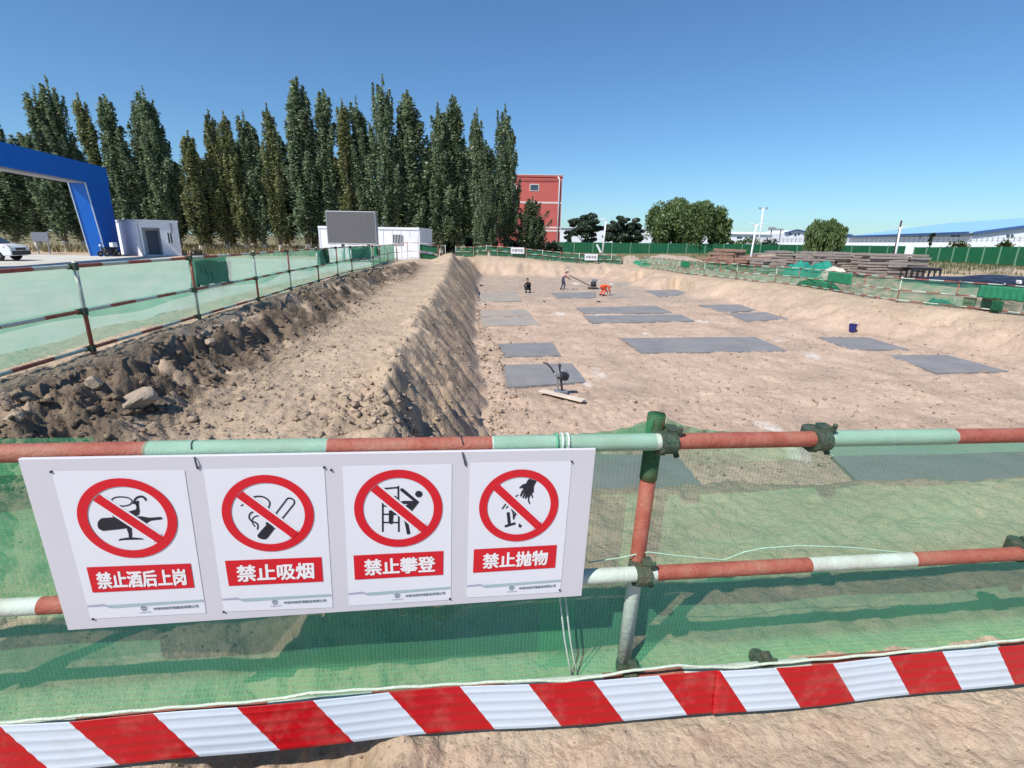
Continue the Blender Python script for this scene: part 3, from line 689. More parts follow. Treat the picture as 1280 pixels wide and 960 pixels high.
class Flat:
    """flat print on the board: shapes given in crop pixels of one poster, laid at a small real height over the paper"""
    def __init__(s, ox, oy, k): s.o = (ox, oy, k)
    def p(s, x, y, lift): return onp(s.o[0] + x / s.o[2], s.o[1] + y / s.o[2], BN + lift)
    def poly(s, mb, pts, lift=0.0022): mb.poly([s.p(x, y, lift) for x, y in pts])
    def stroke(s, mb, pts, w, lift=0.0022):
        ws = w if isinstance(w, (list, tuple)) else [w] * len(pts)
        l = []; r_ = []
        for i, (x, y) in enumerate(pts):
            a = pts[max(i - 1, 0)]; b = pts[min(i + 1, len(pts) - 1)]; dx, dy = b[0] - a[0], b[1] - a[1]; n = math.hypot(dx, dy) or 1
            l.append((x - dy / n * ws[i] / 2, y + dx / n * ws[i] / 2)); r_.append((x + dy / n * ws[i] / 2, y - dx / n * ws[i] / 2))
        for i in range(len(pts) - 1):
            mb.poly([s.p(*q, lift) for q in (l[i], l[i + 1], r_[i + 1], r_[i])])
def curve(pts, n=8):
    """Catmull-Rom through points"""
    out = []; P_ = [pts[0]] + list(pts) + [pts[-1]]
    for i in range(1, len(P_) - 2):
        p0, p1, p2, p3 = [np.array(q, float) for q in P_[i - 1:i + 3]]
        for t in np.linspace(0, 1, n, endpoint=False):
            out.append(tuple(0.5 * ((2 * p1) + (-p0 + p2) * t + (2 * p0 - 5 * p1 + 4 * p2 - p3) * t * t + (-p0 + 3 * p1 - 3 * p2 + p3) * t ** 3)))
    out.append(tuple(pts[-1])); return out
def text_mesh(body, bold):
    c = bpy.data.curves.new('lettering', 'FONT'); c.body = body; c.size = 1; c.offset = bold; c.fill_mode = 'FRONT'; c.resolution_u = 3
    o = bpy.data.objects.new('lettering', c); COL.objects.link(o)
    bpy.context.view_layer.update()
    ev = o.evaluated_get(bpy.context.evaluated_depsgraph_get())
    me = bpy.data.meshes.new_from_object(ev)
    v = np.array([x.co[:] for x in me.vertices]); f = [tuple(p.vertices) for p in me.polygons]
    bpy.data.objects.remove(o); bpy.data.meshes.remove(me); bpy.data.curves.remove(c)
    return v, f
def lay_text(body, TL, TR, BL, bold=0.03):
    """text stretched to the parallelogram TL, TR, BL (world points)"""
    v, f = text_mesh(body, 0)
    lo, hi = v.min(0), v.max(0); a = (v[:, 0] - lo[0]) / (hi[0] - lo[0]); b = (hi[1] - v[:, 1]) / (hi[1] - lo[1])
    w = TL[None] + (TR - TL)[None] * a[:, None] + (BL - TL)[None] * b[:, None]
    mb = MB(); e = np.linalg.norm(BL - TL) * bold; nn_ = unit(np.cross(TR - TL, TL - BL)); ex_, ey_ = unit(TR - TL), unit(TL - BL)
    for k, (dx, dy) in enumerate([(0, 0), (1, 0), (-1, 0), (0, .8), (0, -.8), (.7, .6), (-.7, -.6), (.7, -.6), (-.7, .6)] if bold > 0 else [(0, 0)]):
        mb.add(w + ex_ * dx * e + ey_ * dy * e + nn_ * 0.00006 * k, f)
    return mb
COMPANY = '中铁市政环境建设有限公司'
posters = [
  dict(o=(60, 580, 4.8), q=[(22, 45), (820, 38), (950, 893), (258, 928)], ring=(183, 778, 88, 560), bar=[(230, 620), (855, 597), (878, 742), (268, 772)], txt='禁止酒后上岗', tq=[(286, 652), (818, 630), (305, 748)], slash=((287, 200), (676, 457)), name='no drinking'),
  dict(o=(250, 575, 5.053), q=[(22, 60), (785, 45), (840, 930), (152, 957)], ring=(142, 722, 95, 576), bar=[(157, 637), (767, 613), (778, 768), (182, 796)], txt='禁止吸烟', tq=[(230, 668), (715, 648), (240, 768)], slash=((247, 215), (607, 480)), name='no smoking'),
  dict(o=(420, 575, 5.19), q=[(42, 42), (752, 28), (745, 905), (85, 945)], ring=(120, 692, 63, 563), bar=[(113, 620), (697, 590), (695, 745), (122, 777)], txt='禁止攀登', tq=[(183, 648), (640, 625), (190, 748)], slash=((245, 180), (573, 450)), name='no climbing'),
  dict(o=(575, 570, 5.19), q=[(65, 45), (725, 35), (650, 882), (43, 918)], ring=(125, 637, 88, 552), bar=[(90, 606), (629, 577), (617, 725), (84, 758)], txt='禁止抛物', tq=[(152, 636), (570, 612), (150, 730)], slash=((237, 203), (514, 460)), name='no throwing')]
def build_poster(i, d):
    fl = Flat(*d['o']); q = [fl.p(x, y, 0) for x, y in d['q']]
    po = MB(); po.poly([p + NRM * 0.0006 for p in q], NRM * 0.0006)
    root = relocal(po.build('poster', M['paper'], fix=True), nb_)
    root['label'] = ['poster showing a bottle and a glass struck through', 'poster showing a lit cigarette struck through', 'poster showing a person on a ladder struck through', 'poster showing a hand dropping things struck through'][i]
    inv = None
    def sub(mb, name, m):
        o = mb.build(name, M[m]); o.parent = root; o.matrix_parent_inverse = (Matrix.Translation(nb_.location)).inverted() @ Matrix.Identity(4); 
        o.matrix_parent_inverse = Matrix.Identity(4); return o
    # ring as a true circle on the board
    x0, x1, y0, y1 = d['ring']; cx, cy = (x0 + x1) / 2, (y0 + y1) / 2
    l, r_ = fl.p(x0, cy, 0), fl.p(x1, cy, 0); t, b = fl.p(cx, y0, 0), fl.p(cx, y1, 0); c = (l + r_ + t + b) / 4
    rw = np.linalg.norm(r_ - l) / 2; rh = np.linalg.norm(t - b) / 2; k = 0.80
    mb = MB(); n = 72; vs_ = []
    for rr in (1.0, k):
        for j in range(n):
            a = 2 * math.pi * j / n; vs_.append(c + D_ * (rw * rr * math.cos(a)) + U_ * (rh * rr * math.sin(a)) + NRM * 0.0030)
    mb.add(vs_, [(j, (j + 1) % n, n + (j + 1) % n, n + j) for j in range(n)])
    (sx0, sy0), (sx1, sy1) = d['slash']
    e = unit(fl.p(sx1, sy1, 0) - fl.p(sx0, sy0, 0)); pr = np.cross(NRM, e); w = rw * 0.105
    a_, b_ = fl.p(sx0, sy0, 0.0030), fl.p(sx1, sy1, 0.0030)
    mb2 = MB(); mb2.poly([a_ + pr * w, b_ + pr * w, b_ - pr * w, a_ - pr * w])
    mb3 = MB(); a2, b2 = a_ - NRM * 0.0004 + e * rw * 0.08, b_ - NRM * 0.0004 - e * rw * 0.08; w2 = w * 1.42; mb3.poly([a2 + pr * w2, b2 + pr * w2, b2 - pr * w2, a2 - pr * w2])
    sub(mb, 'ban_ring', 'print_red'); sub(mb2, 'ban_bar', 'print_red'); sub(mb3, 'ban_bar_margin', 'paper')
    mb = MB(); mb.poly([fl.p(x, y, 0.0024) for x, y in d['bar']]); sub(mb, 'caption_band', 'print_red')
    tq = [fl.p(x, y, 0.0032) for x, y in d['tq']]
    sub(lay_text(d['txt'], tq[0], tq[1], tq[2], 0.036), 'caption_lettering', 'print_white')
    # symbol, in its two pieces
    mb = MB(); mbb = MB(); more = []; nm2 = [('glass', 'bottle'), ('smoke', 'cigarette'), ('ladder', 'climbing_figure'), ('falling_objects', 'throwing_hand')][i]
    if i == 0:
        fl.poly(mbb, curve([(300, 345), (297, 362), (302, 385), (325, 400), (345, 400), (420, 392), (490, 383), (545, 374), (580, 362), (618, 340), (680, 332), (676, 318), (610, 322), (560, 314), (520, 315), (450, 318), (360, 322), (318, 326)], 3))
        m3 = MB(); more.append(('glass_stem', m3)); fl.stroke(m3, [(486, 385), (493, 420), (494, 446)], [30, 20, 18])
        fl.poly(m3, [(420, 460), (430, 449), (470, 442), (520, 441), (565, 446), (577, 453), (520, 454), (460, 456)], 0.0020)
        fl.poly(mb, [(470, 305), (440, 308), (455, 295), (500, 280), (528, 272), (530, 255), (515, 225), (545, 220), (545, 250), (550, 285), (545, 305), (520, 314)], 0.0020)
        fl.stroke(mb, curve([(516, 240), (520, 215), (540, 198), (565, 196), (582, 207), (586, 220)], 6), [24, 22, 20] + [12] * 28)
        fl.stroke(mb, curve([(378, 222), (392, 205), (430, 197), (480, 203), (503, 222), (490, 243), (455, 252), (430, 250)], 6), 7)
        fl.stroke(mb, curve([(385, 300), (390, 315), (400, 322)], 4), 5)
    elif i == 1:
        fl.poly(mbb, curve([(432, 395), (402, 428), (370, 465), (362, 480), (378, 496), (410, 501), (428, 490), (455, 455), (478, 425), (465, 430), (460, 408)], 3))
        fl.stroke(mbb, [(474, 345), (540, 258)], 9); fl.stroke(mbb, curve([(540, 258), (555, 242), (580, 245), (596, 262), (590, 282)], 5), 9); fl.stroke(mbb, [(590, 282), (513, 377)], 9)
        fl.stroke(mbb, [(432, 385), (415, 405)], 9)
        fl.stroke(mb, curve([(327, 240), (355, 230), (395, 232), (425, 248), (440, 270), (435, 295), (428, 308)], 6), 9)
        m3 = MB(); more.append(('smoke_wisp', m3)); fl.stroke(m3, [(255, 292), (282, 272)], [3, 16])
        m3 = MB(); more.append(('smoke_wisp', m3)); fl.stroke(m3, curve([(338, 325), (315, 340), (310, 365), (325, 385), (350, 395), (365, 412), (362, 440)], 6), 9)
        fl.stroke(m3, curve([(380, 350), (345, 358), (328, 380), (335, 405), (348, 420)], 6), 7)
    elif i == 2:
        fl.stroke(mb, [(303, 270), (303, 466)], 11); fl.stroke(mb, [(407, 352), (407, 466)], 11)
        for y in (298, 352, 405): fl.stroke(mb, [(303, y), (345 if y == 298 else 407, y + 1)], 9, 0.0020)
        fl.stroke(mb, [(295, 180), (298, 187), (405, 178)], 10); fl.stroke(mb, [(404, 168), (404, 276)], 11)
        fl.poly(mbb, [(420, 182), (435, 185), (540, 272), (490, 335), (475, 325), (440, 300), (470, 285), (425, 285), (415, 270), (440, 265), (500, 265), (415, 197)])
        fl.poly(mbb, [(358, 238), (388, 232), (400, 250), (412, 262), (425, 285), (395, 270), (375, 250)], 0.0020)
        th = [(537 + 24 * math.cos(a), 221 + 21 * math.sin(a)) for a in np.linspace(0, 6.28, 22)[:-1]]; fl.poly(mbb, th)
        fl.poly(mbb, [(342, 328), (372, 325), (400, 345), (372, 358), (368, 412), (352, 418), (342, 405)], 0.0024)
        fl.poly(mbb, [(440, 388), (466, 398), (482, 475), (476, 482), (460, 482), (448, 420)])
    else:
        fl.poly(mbb, [(440, 155), (452, 147), (497, 162), (480, 195), (478, 235), (470, 240), (440, 235), (415, 225), (402, 205), (388, 212), (384, 205), (405, 185), (428, 178)])
        for a, b in (((412, 222), (392, 262)), ((428, 230), (408, 272)), ((444, 234), (424, 277)), ((462, 236), (442, 272))): fl.stroke(mbb, [a, b], [17, 11], 0.0020)
        fl.stroke(mb, curve([(378, 252), (365, 260), (357, 272)], 4), 7); fl.stroke(mb, curve([(446, 272), (445, 292), (453, 310)], 4), 9); fl.stroke(mb, [(466, 248), (470, 272)], 8)
        fl.stroke(mb, [(272, 345), (299, 308)], 8); fl.stroke(mb, [(297, 340), (314, 322)], 7)
        fl.stroke(mb, [(312, 365), (320, 442)], 20); fl.stroke(mb, [(290, 457), (360, 436)], 15, 0.0020)
        fl.stroke(mb, curve([(333, 340), (345, 370), (348, 412)], 5), 10); fl.stroke(mb, curve([(377, 370), (360, 378), (350, 400)], 5), 10, 0.0020); fl.stroke(mb, [(345, 350), (362, 378)], 8, 0.0024)
        fl.poly(mb, [(378, 455), (384, 440), (390, 437), (392, 446), (402, 450), (400, 458), (388, 466)])
    sub(mb, nm2[0], 'print_black'); sub(mbb, nm2[1], 'print_black'); [sub(q_, n_, 'print_black') for n_, q_ in more]
    # footer
    TL, TR, BR, BL = q
    def uvp(u, v, lift): return TL * (1 - u) * (1 - v) + TR * u * (1 - v) + BR * u * v + BL * (1 - u) * v + NRM * lift
    mb = MB(); mb.poly([uvp(x, y, 0.0022) for x, y in ((0.0, 0.898), (0.14, 0.893), (0.205, 0.922), (0.19, 0.925), (0.14, 0.908), (0.0, 0.910))]); sub(mb, 'footer_line', 'print_mauve')
    mb = MB(); mb.poly([uvp(x, y, 0.0022) for x, y in ((0.17, 0.903), (0.99, 0.893), (0.992, 0.910), (0.205, 0.926))]); sub(mb, 'footer_line', 'print_teal')
    sub(lay_text(COMPANY, uvp(0.55, 0.936, 0.0022), uvp(0.94, 0.930, 0.0022), uvp(0.55, 0.957, 0.0022), 0.012), 'company_lettering', 'print_grey')
    # small emblem: round top, two bars and a line of small print under it
    mb = MB(); c0 = uvp(0.47, 0.940, 0.0022); ex_ = unit(TR - TL); ey = unit(TL - BL); r0 = 0.010
    for a in range(10):
        t0, t1 = math.pi * (0.05 + a * 0.09), math.pi * (0.05 + (a + 1) * 0.09)
        mb.poly([c0 + ex_ * math.cos(t0) * r0 + ey * math.sin(t0) * r0 * .8, c0 + ex_ * math.cos(t1) * r0 + ey * math.sin(t1) * r0 * .8, c0 + ex_ * math.cos(t1) * r0 * .75 + ey * math.sin(t1) * r0 * .55, c0 + ex_ * math.cos(t0) * r0 * .75 + ey * math.sin(t0) * r0 * .55])
    for dy, w_ in ((0.003, 0.007), (-0.002, 0.009), (-0.006, 0.006)):
        mb.poly([c0 - ex_ * w_ + ey * dy, c0 + ex_ * w_ + ey * dy, c0 + ex_ * w_ + ey * (dy - .0022), c0 - ex_ * w_ + ey * (dy - .0022)])
    sub(mb, 'emblem', 'print_grey')
    sub(lay_text('中国中铁', uvp(0.42, 0.966, 0.0022), uvp(0.525, 0.963, 0.0022), uvp(0.42, 0.976, 0.0022), 0.0), 'emblem_lettering', 'print_grey')
    for (u, v) in ([(0.0, 0.0), (0.02, 1.0)], [(1.0, 0.0), (0.0, 1.0)], [(0.99, 0.99), (-0.1, 0.02)], [(1.0, 0.0), (0.99, 0.98)])[i]:
        p = uvp(u, v, 0.0); o = MB().tube([p, p + NRM * 0.004], 0.0035, 8).build('nail', M['wire']); o.parent = root; o.matrix_parent_inverse = Matrix.Identity(4)
for i, d in enumerate(posters): build_poster(i, d)
# sub-parts above were given world coordinates: take the board's offset out
for o in [x for x in bpy.data.objects if x.parent and x.parent.name.startswith('poster')]:
    o.matrix_parent_inverse = Matrix.Identity(4)

# ------------------------------------------------------------------ striped toe boards in front
ztop, zbot = 0.215, 0.03
def toe_board(xa, xb, lab, zoff=0.0, extra=0.0):
    top = [(0, 905), (88, 900.7), (192, 891), (297, 883), (392, 874), (486, 866), (575, 860), (661, 856), (742, 851), (824, 845), (899, 837.5), (967, 832), (1038, 827), (1109, 820), (1176, 814), (1244, 808), (1320, 802), (1400, 796)]
    a = PZ(0, 905, ztop); b = PZ(1244, 807, ztop); e = unit((b - a) * np.array([1, 1, 0])); nf = np.array([e[1], -e[0], 0]);
    q0 = a + nf * extra
    def tpar(px, py, z):
        q = ray(px, py); den = q @ nf; t = ((q0 - CAM) @ nf) / den; p = CAM + q * t; return (p - q0) @ e
    def topz(t):  # height of the top edge along the board
        p = [PZ_on(px, py) for px, py in top]; return np.interp(t, [k[0] for k in p], [k[1] for k in p])
    def PZ_on(px, py):
        q = ray(px, py); t = ((q0 - CAM) @ nf) / (q @ nf); p = CAM + q * t; return (p - q0) @ e, p[2]
    tab = [PZ_on(px, py) for px, py in top]
    ts = np.array([k[0] for k in tab]); zs = np.array([k[1] for k in tab])
    bounds = [ts[0] - 0.20 * k for k in range(6, 0, -1)] + list(ts[:17]) + [ts[16] + 0.2 * k for k in range(1, 8)]
    tA, tB = PZ_on(xa, np.interp(xa, [p[0] for p in top], [p[1] for p in top]))[0], PZ_on(xb, np.interp(xb, [p[0] for p in top], [p[1] for p in top]))[0]
    if xa < 0: tA = ts[0] - 1.0
    if xb > 1290: tB = ts[-1] + 1.0
    prof = []; nz = 60        # horizontal pressed ribs
    for k in range(nz + 1):
        v = k / nz; rib = 0.0
        for c_, w_ in ((0.13, 0.035), (0.34, 0.05), (0.55, 0.05), (0.74, 0.05), (0.93, 0.03)): rib += 0.0017 * math.exp(-((v - c_) / w_) ** 2)
        prof.append((v, rib))
    hgt = 0.172; lean = 0.115
    n = int((tB - tA) / 0.02); V = []; uvs = []
    for i in range(n + 1):
        t = tA + (tB - tA) * i / n; z1 = float(np.interp(t, ts, zs)) + zoff; wob = 0.004 * math.sin(t * 3.1) + 0.003 * math.sin(t * 7.7 + 1)
        for v, rib in prof:
            V.append(q0 + e * t + nf * (rib + wob + 0.012 * (v) ) + np.array([0, 0, z1 - hgt * v - q0[2]])); uvs.append((t - v * lean, v))
    k = nz + 1
    Fc = [(i * k + j, (i + 1) * k + j, (i + 1) * k + j + 1, i * k + j + 1) for i in range(n) for j in range(nz)]
    mb = MB().add(V, Fc, 0, uvs)
    return mb, bounds
def strip_mat(bounds):
    m, N, L, P = newmat('striped_sheet')
    uv = N.new('ShaderNodeUVMap'); sp = N.new('ShaderNodeSeparateXYZ'); L.new(uv.outputs[0], sp.inputs[0])
    lo, hi = bounds[0], bounds[-1]
    mr = N.new('ShaderNodeMapRange'); mr.inputs[1].default_value = lo; mr.inputs[2].default_value = hi; L.new(sp.outputs[0], mr.inputs[0])
    # sum of steps gives the band number; even bands are red
    acc = None
    for b in bounds:
        g = N.new('ShaderNodeMath'); g.operation = 'GREATER_THAN'; g.inputs[1].default_value = b; L.new(sp.outputs[0], g.inputs[0])
        if acc is None: acc = g.outputs[0]
        else:
            a = N.new('ShaderNodeMath'); a.operation = 'ADD'; L.new(acc, a.inputs[0]); L.new(g.outputs[0], a.inputs[1]); acc = a.outputs[0]
    md = N.new('ShaderNodeMath'); md.operation = 'MODULO'; md.inputs[1].default_value = 2; L.new(acc, md.inputs[0])
    tc = N.new('ShaderNodeTexCoord'); nz = N.new('ShaderNodeTexNoise'); nz.inputs['Scale'].default_value = 11; nz.inputs['Detail'].default_value = 9; nz.inputs['Roughness'].default_value = 0.7; L.new(tc.outputs['Object'], nz.inputs['Vector'])
    mx = N.new('ShaderNodeMix'); mx.data_type = 'RGBA'; mx.inputs[7].default_value = (0.56, 0.63, 0.72, 1); mx.inputs[6].default_value = (0.44, 0.004, 0.010, 1); L.new(md.outputs[0], mx.inputs[0])
    rr = N.new('ShaderNodeMapRange'); rr.inputs[1].default_value = 0.5; rr.inputs[2].default_value = 0.85; rr.inputs[4].default_value = 0.30; L.new(nz.outputs[0], rr.inputs[0])
    m2 = N.new('ShaderNodeMix'); m2.data_type = 'RGBA'; L.new(rr.outputs[0], m2.inputs[0]); L.new(mx.outputs[2], m2.inputs[6]); m2.inputs[7].default_value = (0.42, 0.34, 0.27, 1)
    L.new(m2.outputs[2], P.inputs['Base Color']); P.inputs['Roughness'].default_value = 0.30; P.inputs['Specular IOR Level'].default_value = 0.4
    return m
mb1, bnd = toe_board(-300, 903, '', 0.0, 0.0); smat = strip_mat(bnd)
o = mb1.build('toe_board', smat, smooth=True); sm = o.modifiers.new('thick', 'SOLIDIFY'); sm.thickness = 0.0016
tag(o, 'ribbed toe board striped red and white, running under the notice board', 'toe board', 'striped toe boards along the near guardrail')
mb2, _b = toe_board(896, 1400, '', -0.004, 0.006)
o = mb2.build('toe_board', smat, smooth=True); sm = o.modifiers.new('thick', 'SOLIDIFY'); sm.thickness = 0.0016
tag(o, 'ribbed toe board striped red and white, right of the red post', 'toe board', 'striped toe boards along the near guardrail')

# ------------------------------------------------------------------ guardrails of the site (left, far, right)
def guardrail(name, label, base, height, r, skip_posts=(), rails=(0.0, 0.5, 0.93), seg=0.5, lean=0.0, phase=0, couplers=True, ztop=None):
    root = empty(name, base[0]); tag(root, label, 'guardrail')
    base = np.array(base); n = 8 if r > 0.02 else 6
    for k, p in enumerate(base):
        if k in skip_posts: continue
        t = (base[min(k + 1, len(base) - 1)] - base[max(k - 1, 0)]); side = unit(np.array([t[1], -t[0], 0])) * r * 2.1
        q = p + side; ms = [[0, 1], [1, 0]][k % 2]
        relocal(MB().tube([q - np.array([0, 0, 0.15]), q + np.array([0, 0, height * 0.5]), q + np.array([0, 0, height * 0.5 + 0.001]), q + np.array([lean, 0, height + 0.06])], r, n, mats=[ms[0], ms[0], ms[1]]).build('post', RW, smooth=True), root)
    for fr in rails:
        P_ = []; ms = []; L = 0; b = phase
        pts = [p + np.array([0, 0, height * (1 - fr)]) for p in base]
        out = [pts[0]]; mats = []
        for k in range(len(pts) - 1):
            d = pts[k + 1] - pts[k]; l = np.linalg.norm(d); ns = max(1, round(l / seg))
            for j in range(ns):
                out += [pts[k] + d * (j + 1) / ns - d / l * 0.001, pts[k] + d * (j + 1) / ns]; mats += [b % 2, b % 2]; b += 1
        relocal(MB().tube(out, r, n, mats=mats + [0]).build('rail', RW, smooth=True), root)
        phase += 1
        if couplers:
            for k, p in enumerate(pts):
                if k in skip_posts: continue
                t = unit(base[min(k + 1, len(base) - 1)] - base[max(k - 1, 0)])
                mb = MB(); mb.tube([p - t * 0.045, p + t * 0.045], r * 1.5, 8); sidev = unit(np.array([t[1], -t[0], 0])) * r * 2.1
                mb.tube([p + sidev - np.array([0, 0, .04]), p + sidev + np.array([0, 0, .04])], r * 1.5, 8)
                relocal(mb.build('coupler', M['dark_coupler']), root)
    return root
def hang_net(name, label, base, z1, z0, m, off=-0.06, amp=0.05, sag=0.0, seed=1, step=0.3, parts=None):
    """a net sheet hung along a guardrail between heights z1 and z0"""
    root = empty(name, base[0]); tag(root, label, 'net')
    base = np.array(base); pts = [base[0]]
    for k in range(len(base) - 1):
        n = max(2, int(np.linalg.norm(base[k + 1] - base[k]) / step))
        for j in range(1, n + 1): pts.append(base[k] + (base[k + 1] - base[k]) * j / n)
    for pi, (z1_, z0_, mm) in enumerate(parts or [(z1, z0, m)]):
        V = []; uv = []; L = 0; nz = 9
        for k, p in enumerate(pts):
            t = unit(pts[min(k + 1, len(pts) - 1)] - pts[max(k - 1, 0)]); sd_ = unit(np.array([-t[1], t[0], 0]))
            if k: L += np.linalg.norm(pts[k] - pts[k - 1])
            e0 = z0_ + sag * float(vnoise(np.array([L * 0.45]), np.array([seed + 2.5 * pi]), 55)[0])
            for j in range(nz):
                z = z1_ + (e0 - z1_) * j / (nz - 1)
                w = amp * 1.3 * float(vnoise(np.array([L * 0.8]), np.array([z * 1.5 + seed]), 51)[0]) + amp * .45 * float(vnoise(np.array([L * 3.1 + z * 1.2]), np.array([z * 2 + seed]), 61)[0])
                V.append(p + sd_ * (-off + 0.02 * pi + w) + np.array([0, 0, z])); uv.append((L, z))
        Fc = [(i * nz + j, (i + 1) * nz + j, (i + 1) * nz + j + 1, i * nz + j + 1) for i in range(len(pts) - 1) for j in range(nz - 1)]
        relocal(MB().add(V, Fc, 0, uv).build('net_sheet', M[mm], smooth=True), root)
    return root
lfb = [p.copy() for p in lf]
for p in lfb: p[2] = float(hbase(np.array([p[0]]), np.array([p[1]]))[0][0]) 
lhs = [np.array([p[0], p[1], 0.25]) for p in lfb]
guardrail('guardrail', 'red and white tube guardrail on the dark soil bank left of the path', lhs, 1.0, 0.022)
hang_net('safety_net', 'pale mint debris net on the guardrail left of the path', lhs, 0, 0, None, off=-0.07, amp=0.05, sag=0.12, seed=3, parts=[(0.98, 0.40, 'net_mint'), (0.52, 0.05, 'net_mint')])
# left guardrail goes on behind the brighter panel, then turns across the end of the path
lf2 = [PZ(x, y, 0.2) for x, y in ((466, 336), (474, 331.5), (484, 328), (495, 325))]
guardrail('guardrail', 'short far guardrail with green net below the dark screen', lf2, 1.0, 0.022, couplers=False)
hang_net('safety_net', 'green net on the short far guardrail below the dark screen', lf2, 0, 0, None, off=-0.07, parts=[(0.98, 0.0, 'net_green')])
lf3 = [PY(x, 325, 34) for x in (497, 510, 525, 548, 557)]; 
for p in lf3: p[2] = gz(p[0], p[1]) + 0.05
guardrail('guardrail', 'thin guardrail across the end of the path in front of the white cabin door', lf3, 1.05, 0.02, couplers=False, rails=(0, 0.5))
lf3b = [lf3[2], lf3[3]]
hang_net('safety_net', 'two dark green net pieces on the guardrail beside the white cabin corner', lf3b, 0, 0, None, off=-0.06, parts=[(0.95, 0.58, 'green_dark_cloth'), (0.42, 0.06, 'green_dark_cloth')])
# thick folded net pieces hung on the left fence
def folded(name, label, pa, pb, z1, z0, m, off=0.13, seed=1):
    pa = np.array(pa, float); pb = np.array(pb, float); t = unit(pb - pa); sd_ = np.array([-t[1], t[0], 0]); n = 26; nz = 8; V = []
    for i in range(n + 1):
        p = pa + (pb - pa) * i / n
        for j in range(nz + 1):
            w = 0.025 * math.sin(i * 1.9 + seed) * (0.3 + j / nz) + 0.012 * math.sin(i * 4.1 + j)
            V.append(p + sd_ * (off + w) + np.array([0, 0, z1 + (z0 - z1) * j / nz - 0.015 * math.sin(i * 0.8 + seed) * j / nz]))
    Fc = [(i * (nz + 1) + j, (i + 1) * (nz + 1) + j, (i + 1) * (nz + 1) + j + 1, i * (nz + 1) + j + 1) for i in range(n) for j in range(nz)]
    o = MB().add(V, Fc).build(name, M[m], smooth=True); sm = o.modifiers.new('thick', 'SOLIDIFY'); sm.thickness = 0.03
    return tag(o, label, 'folded net')
def lfat(px):
    """point of the left fence line under an image column"""
    ks = np.linspace(0, len(lhs) - 1.001, 900); P_ = np.array([lhs[int(k)] + (lhs[int(k) + 1] - lhs[int(k)]) * (k - int(k)) for k in ks])
    P_[:, 2] += 0.8
    q = P_ - CAM; xs = 640 + F * (q @ rt) / (q @ fw); xs[(q @ fw) < 0.3] = -1e9
    p = P_[np.argmin(np.abs(xs - px))].copy(); p[2] = 0.25; return p
folded('folded_net', 'folded dark green net hung on the left guardrail past its second post', lfat(248), lfat(291), 0.98, 0.52, 'green_dark_cloth', seed=1)
folded('folded_net', 'smaller folded dark green net hung further along the left guardrail', lfat(401), lfat(415), 0.98, 0.5, 'green_dark_cloth', seed=4)
folded('folded_net', 'bright green net piece at the far end of the left guardrail below the screen', lfat(440), lfat(465), 1.0, 0.42, 'green_cloth_hi', seed=6)
folded('folded_net', 'narrow dark green net strip on the short far guardrail', PZ(472, 332, 0.2), PZ(476, 330, 0.2), 0.98, 0.5, 'green_dark_cloth', seed=6)

# right guardrail
rb = []
for k, p in enumerate(rf):
    rb.append(np.array([p[0], p[1], gz(p[0], p[1]) + 0.02]))
guardrail('guardrail', 'long red and white guardrail with thin posts along the right bank of the pit', rb, 1.0, 0.022, couplers=False)
hang_net('safety_net', 'thin see-through green net on the guardrail along the right bank', rb, 0, 0, None, off=0.06, amp=0.05, sag=0.08, seed=8, parts=[(0.97, 0.06, 'net_far')])
def rfat(px):
    ks = np.linspace(0, len(rb) - 1.001, 1200); P_ = np.array([rb[int(k)] + (rb[int(k) + 1] - rb[int(k)]) * (k - int(k)) for k in ks]); Z0 = P_[:, 2].copy(); P_[:, 2] += 0.5
    q = P_ - CAM; xs = 640 + F * (q @ rt) / (q @ fw); i = int(np.argmin(np.abs(xs - px))); p = P_[i].copy(); p[2] = Z0[i]; return p
folded('folded_net', 'green net bundle hung on the right guardrail just below the teal heap', rfat(1037), rfat(1067), 0.98, 0.45, 'green_cloth_hi', -0.12, 2)
folded('folded_net', 'small green net bundle hung on the far part of the right guardrail', rfat(853), rfat(863), 0.95, 0.5, 'green_cloth', -0.12, 2)
folded('folded_net', 'wide green net bundle hung on the right guardrail by the black tarpaulin', rfat(1225), rfat(1290), 0.95, 0.48, 'green_cloth_hi', -0.12, 3)
folded('folded_net', 'dark green net piece low on the right guardrail beside the brown boards', rfat(1247), rfat(1262), 0.44, 0.05, 'green_dark_cloth', -0.2, 5)
for (a, b, z1, z0, lb) in ((1201, 1217, 0.42, 0.06, 'small red brown board standing behind the right guardrail'), (1224, 1244, 0.46, 0.04, 'larger red brown board standing behind the right guardrail')):
    pa, pb = rfat(a), rfat(b); t = unit(pb - pa); sd_ = np.array([t[1], -t[0], 0]) * 0.22 * (1 if t[0] > 0 else 1)
    sd_ = sd_ if sd_[0] > 0 else -sd_
    zz = np.array([0, 0, z0 - 0.06]); up_ = np.array([0, 0, z1 - z0 + 0.06])
    o = MB().poly([pa + sd_ + zz, pb + sd_ + zz, pb + sd_ + zz + up_, pa + sd_ + zz + up_], sd_ * 0.15).build('board', M['brown_board'], fix=True); tag(o, lb, 'board')

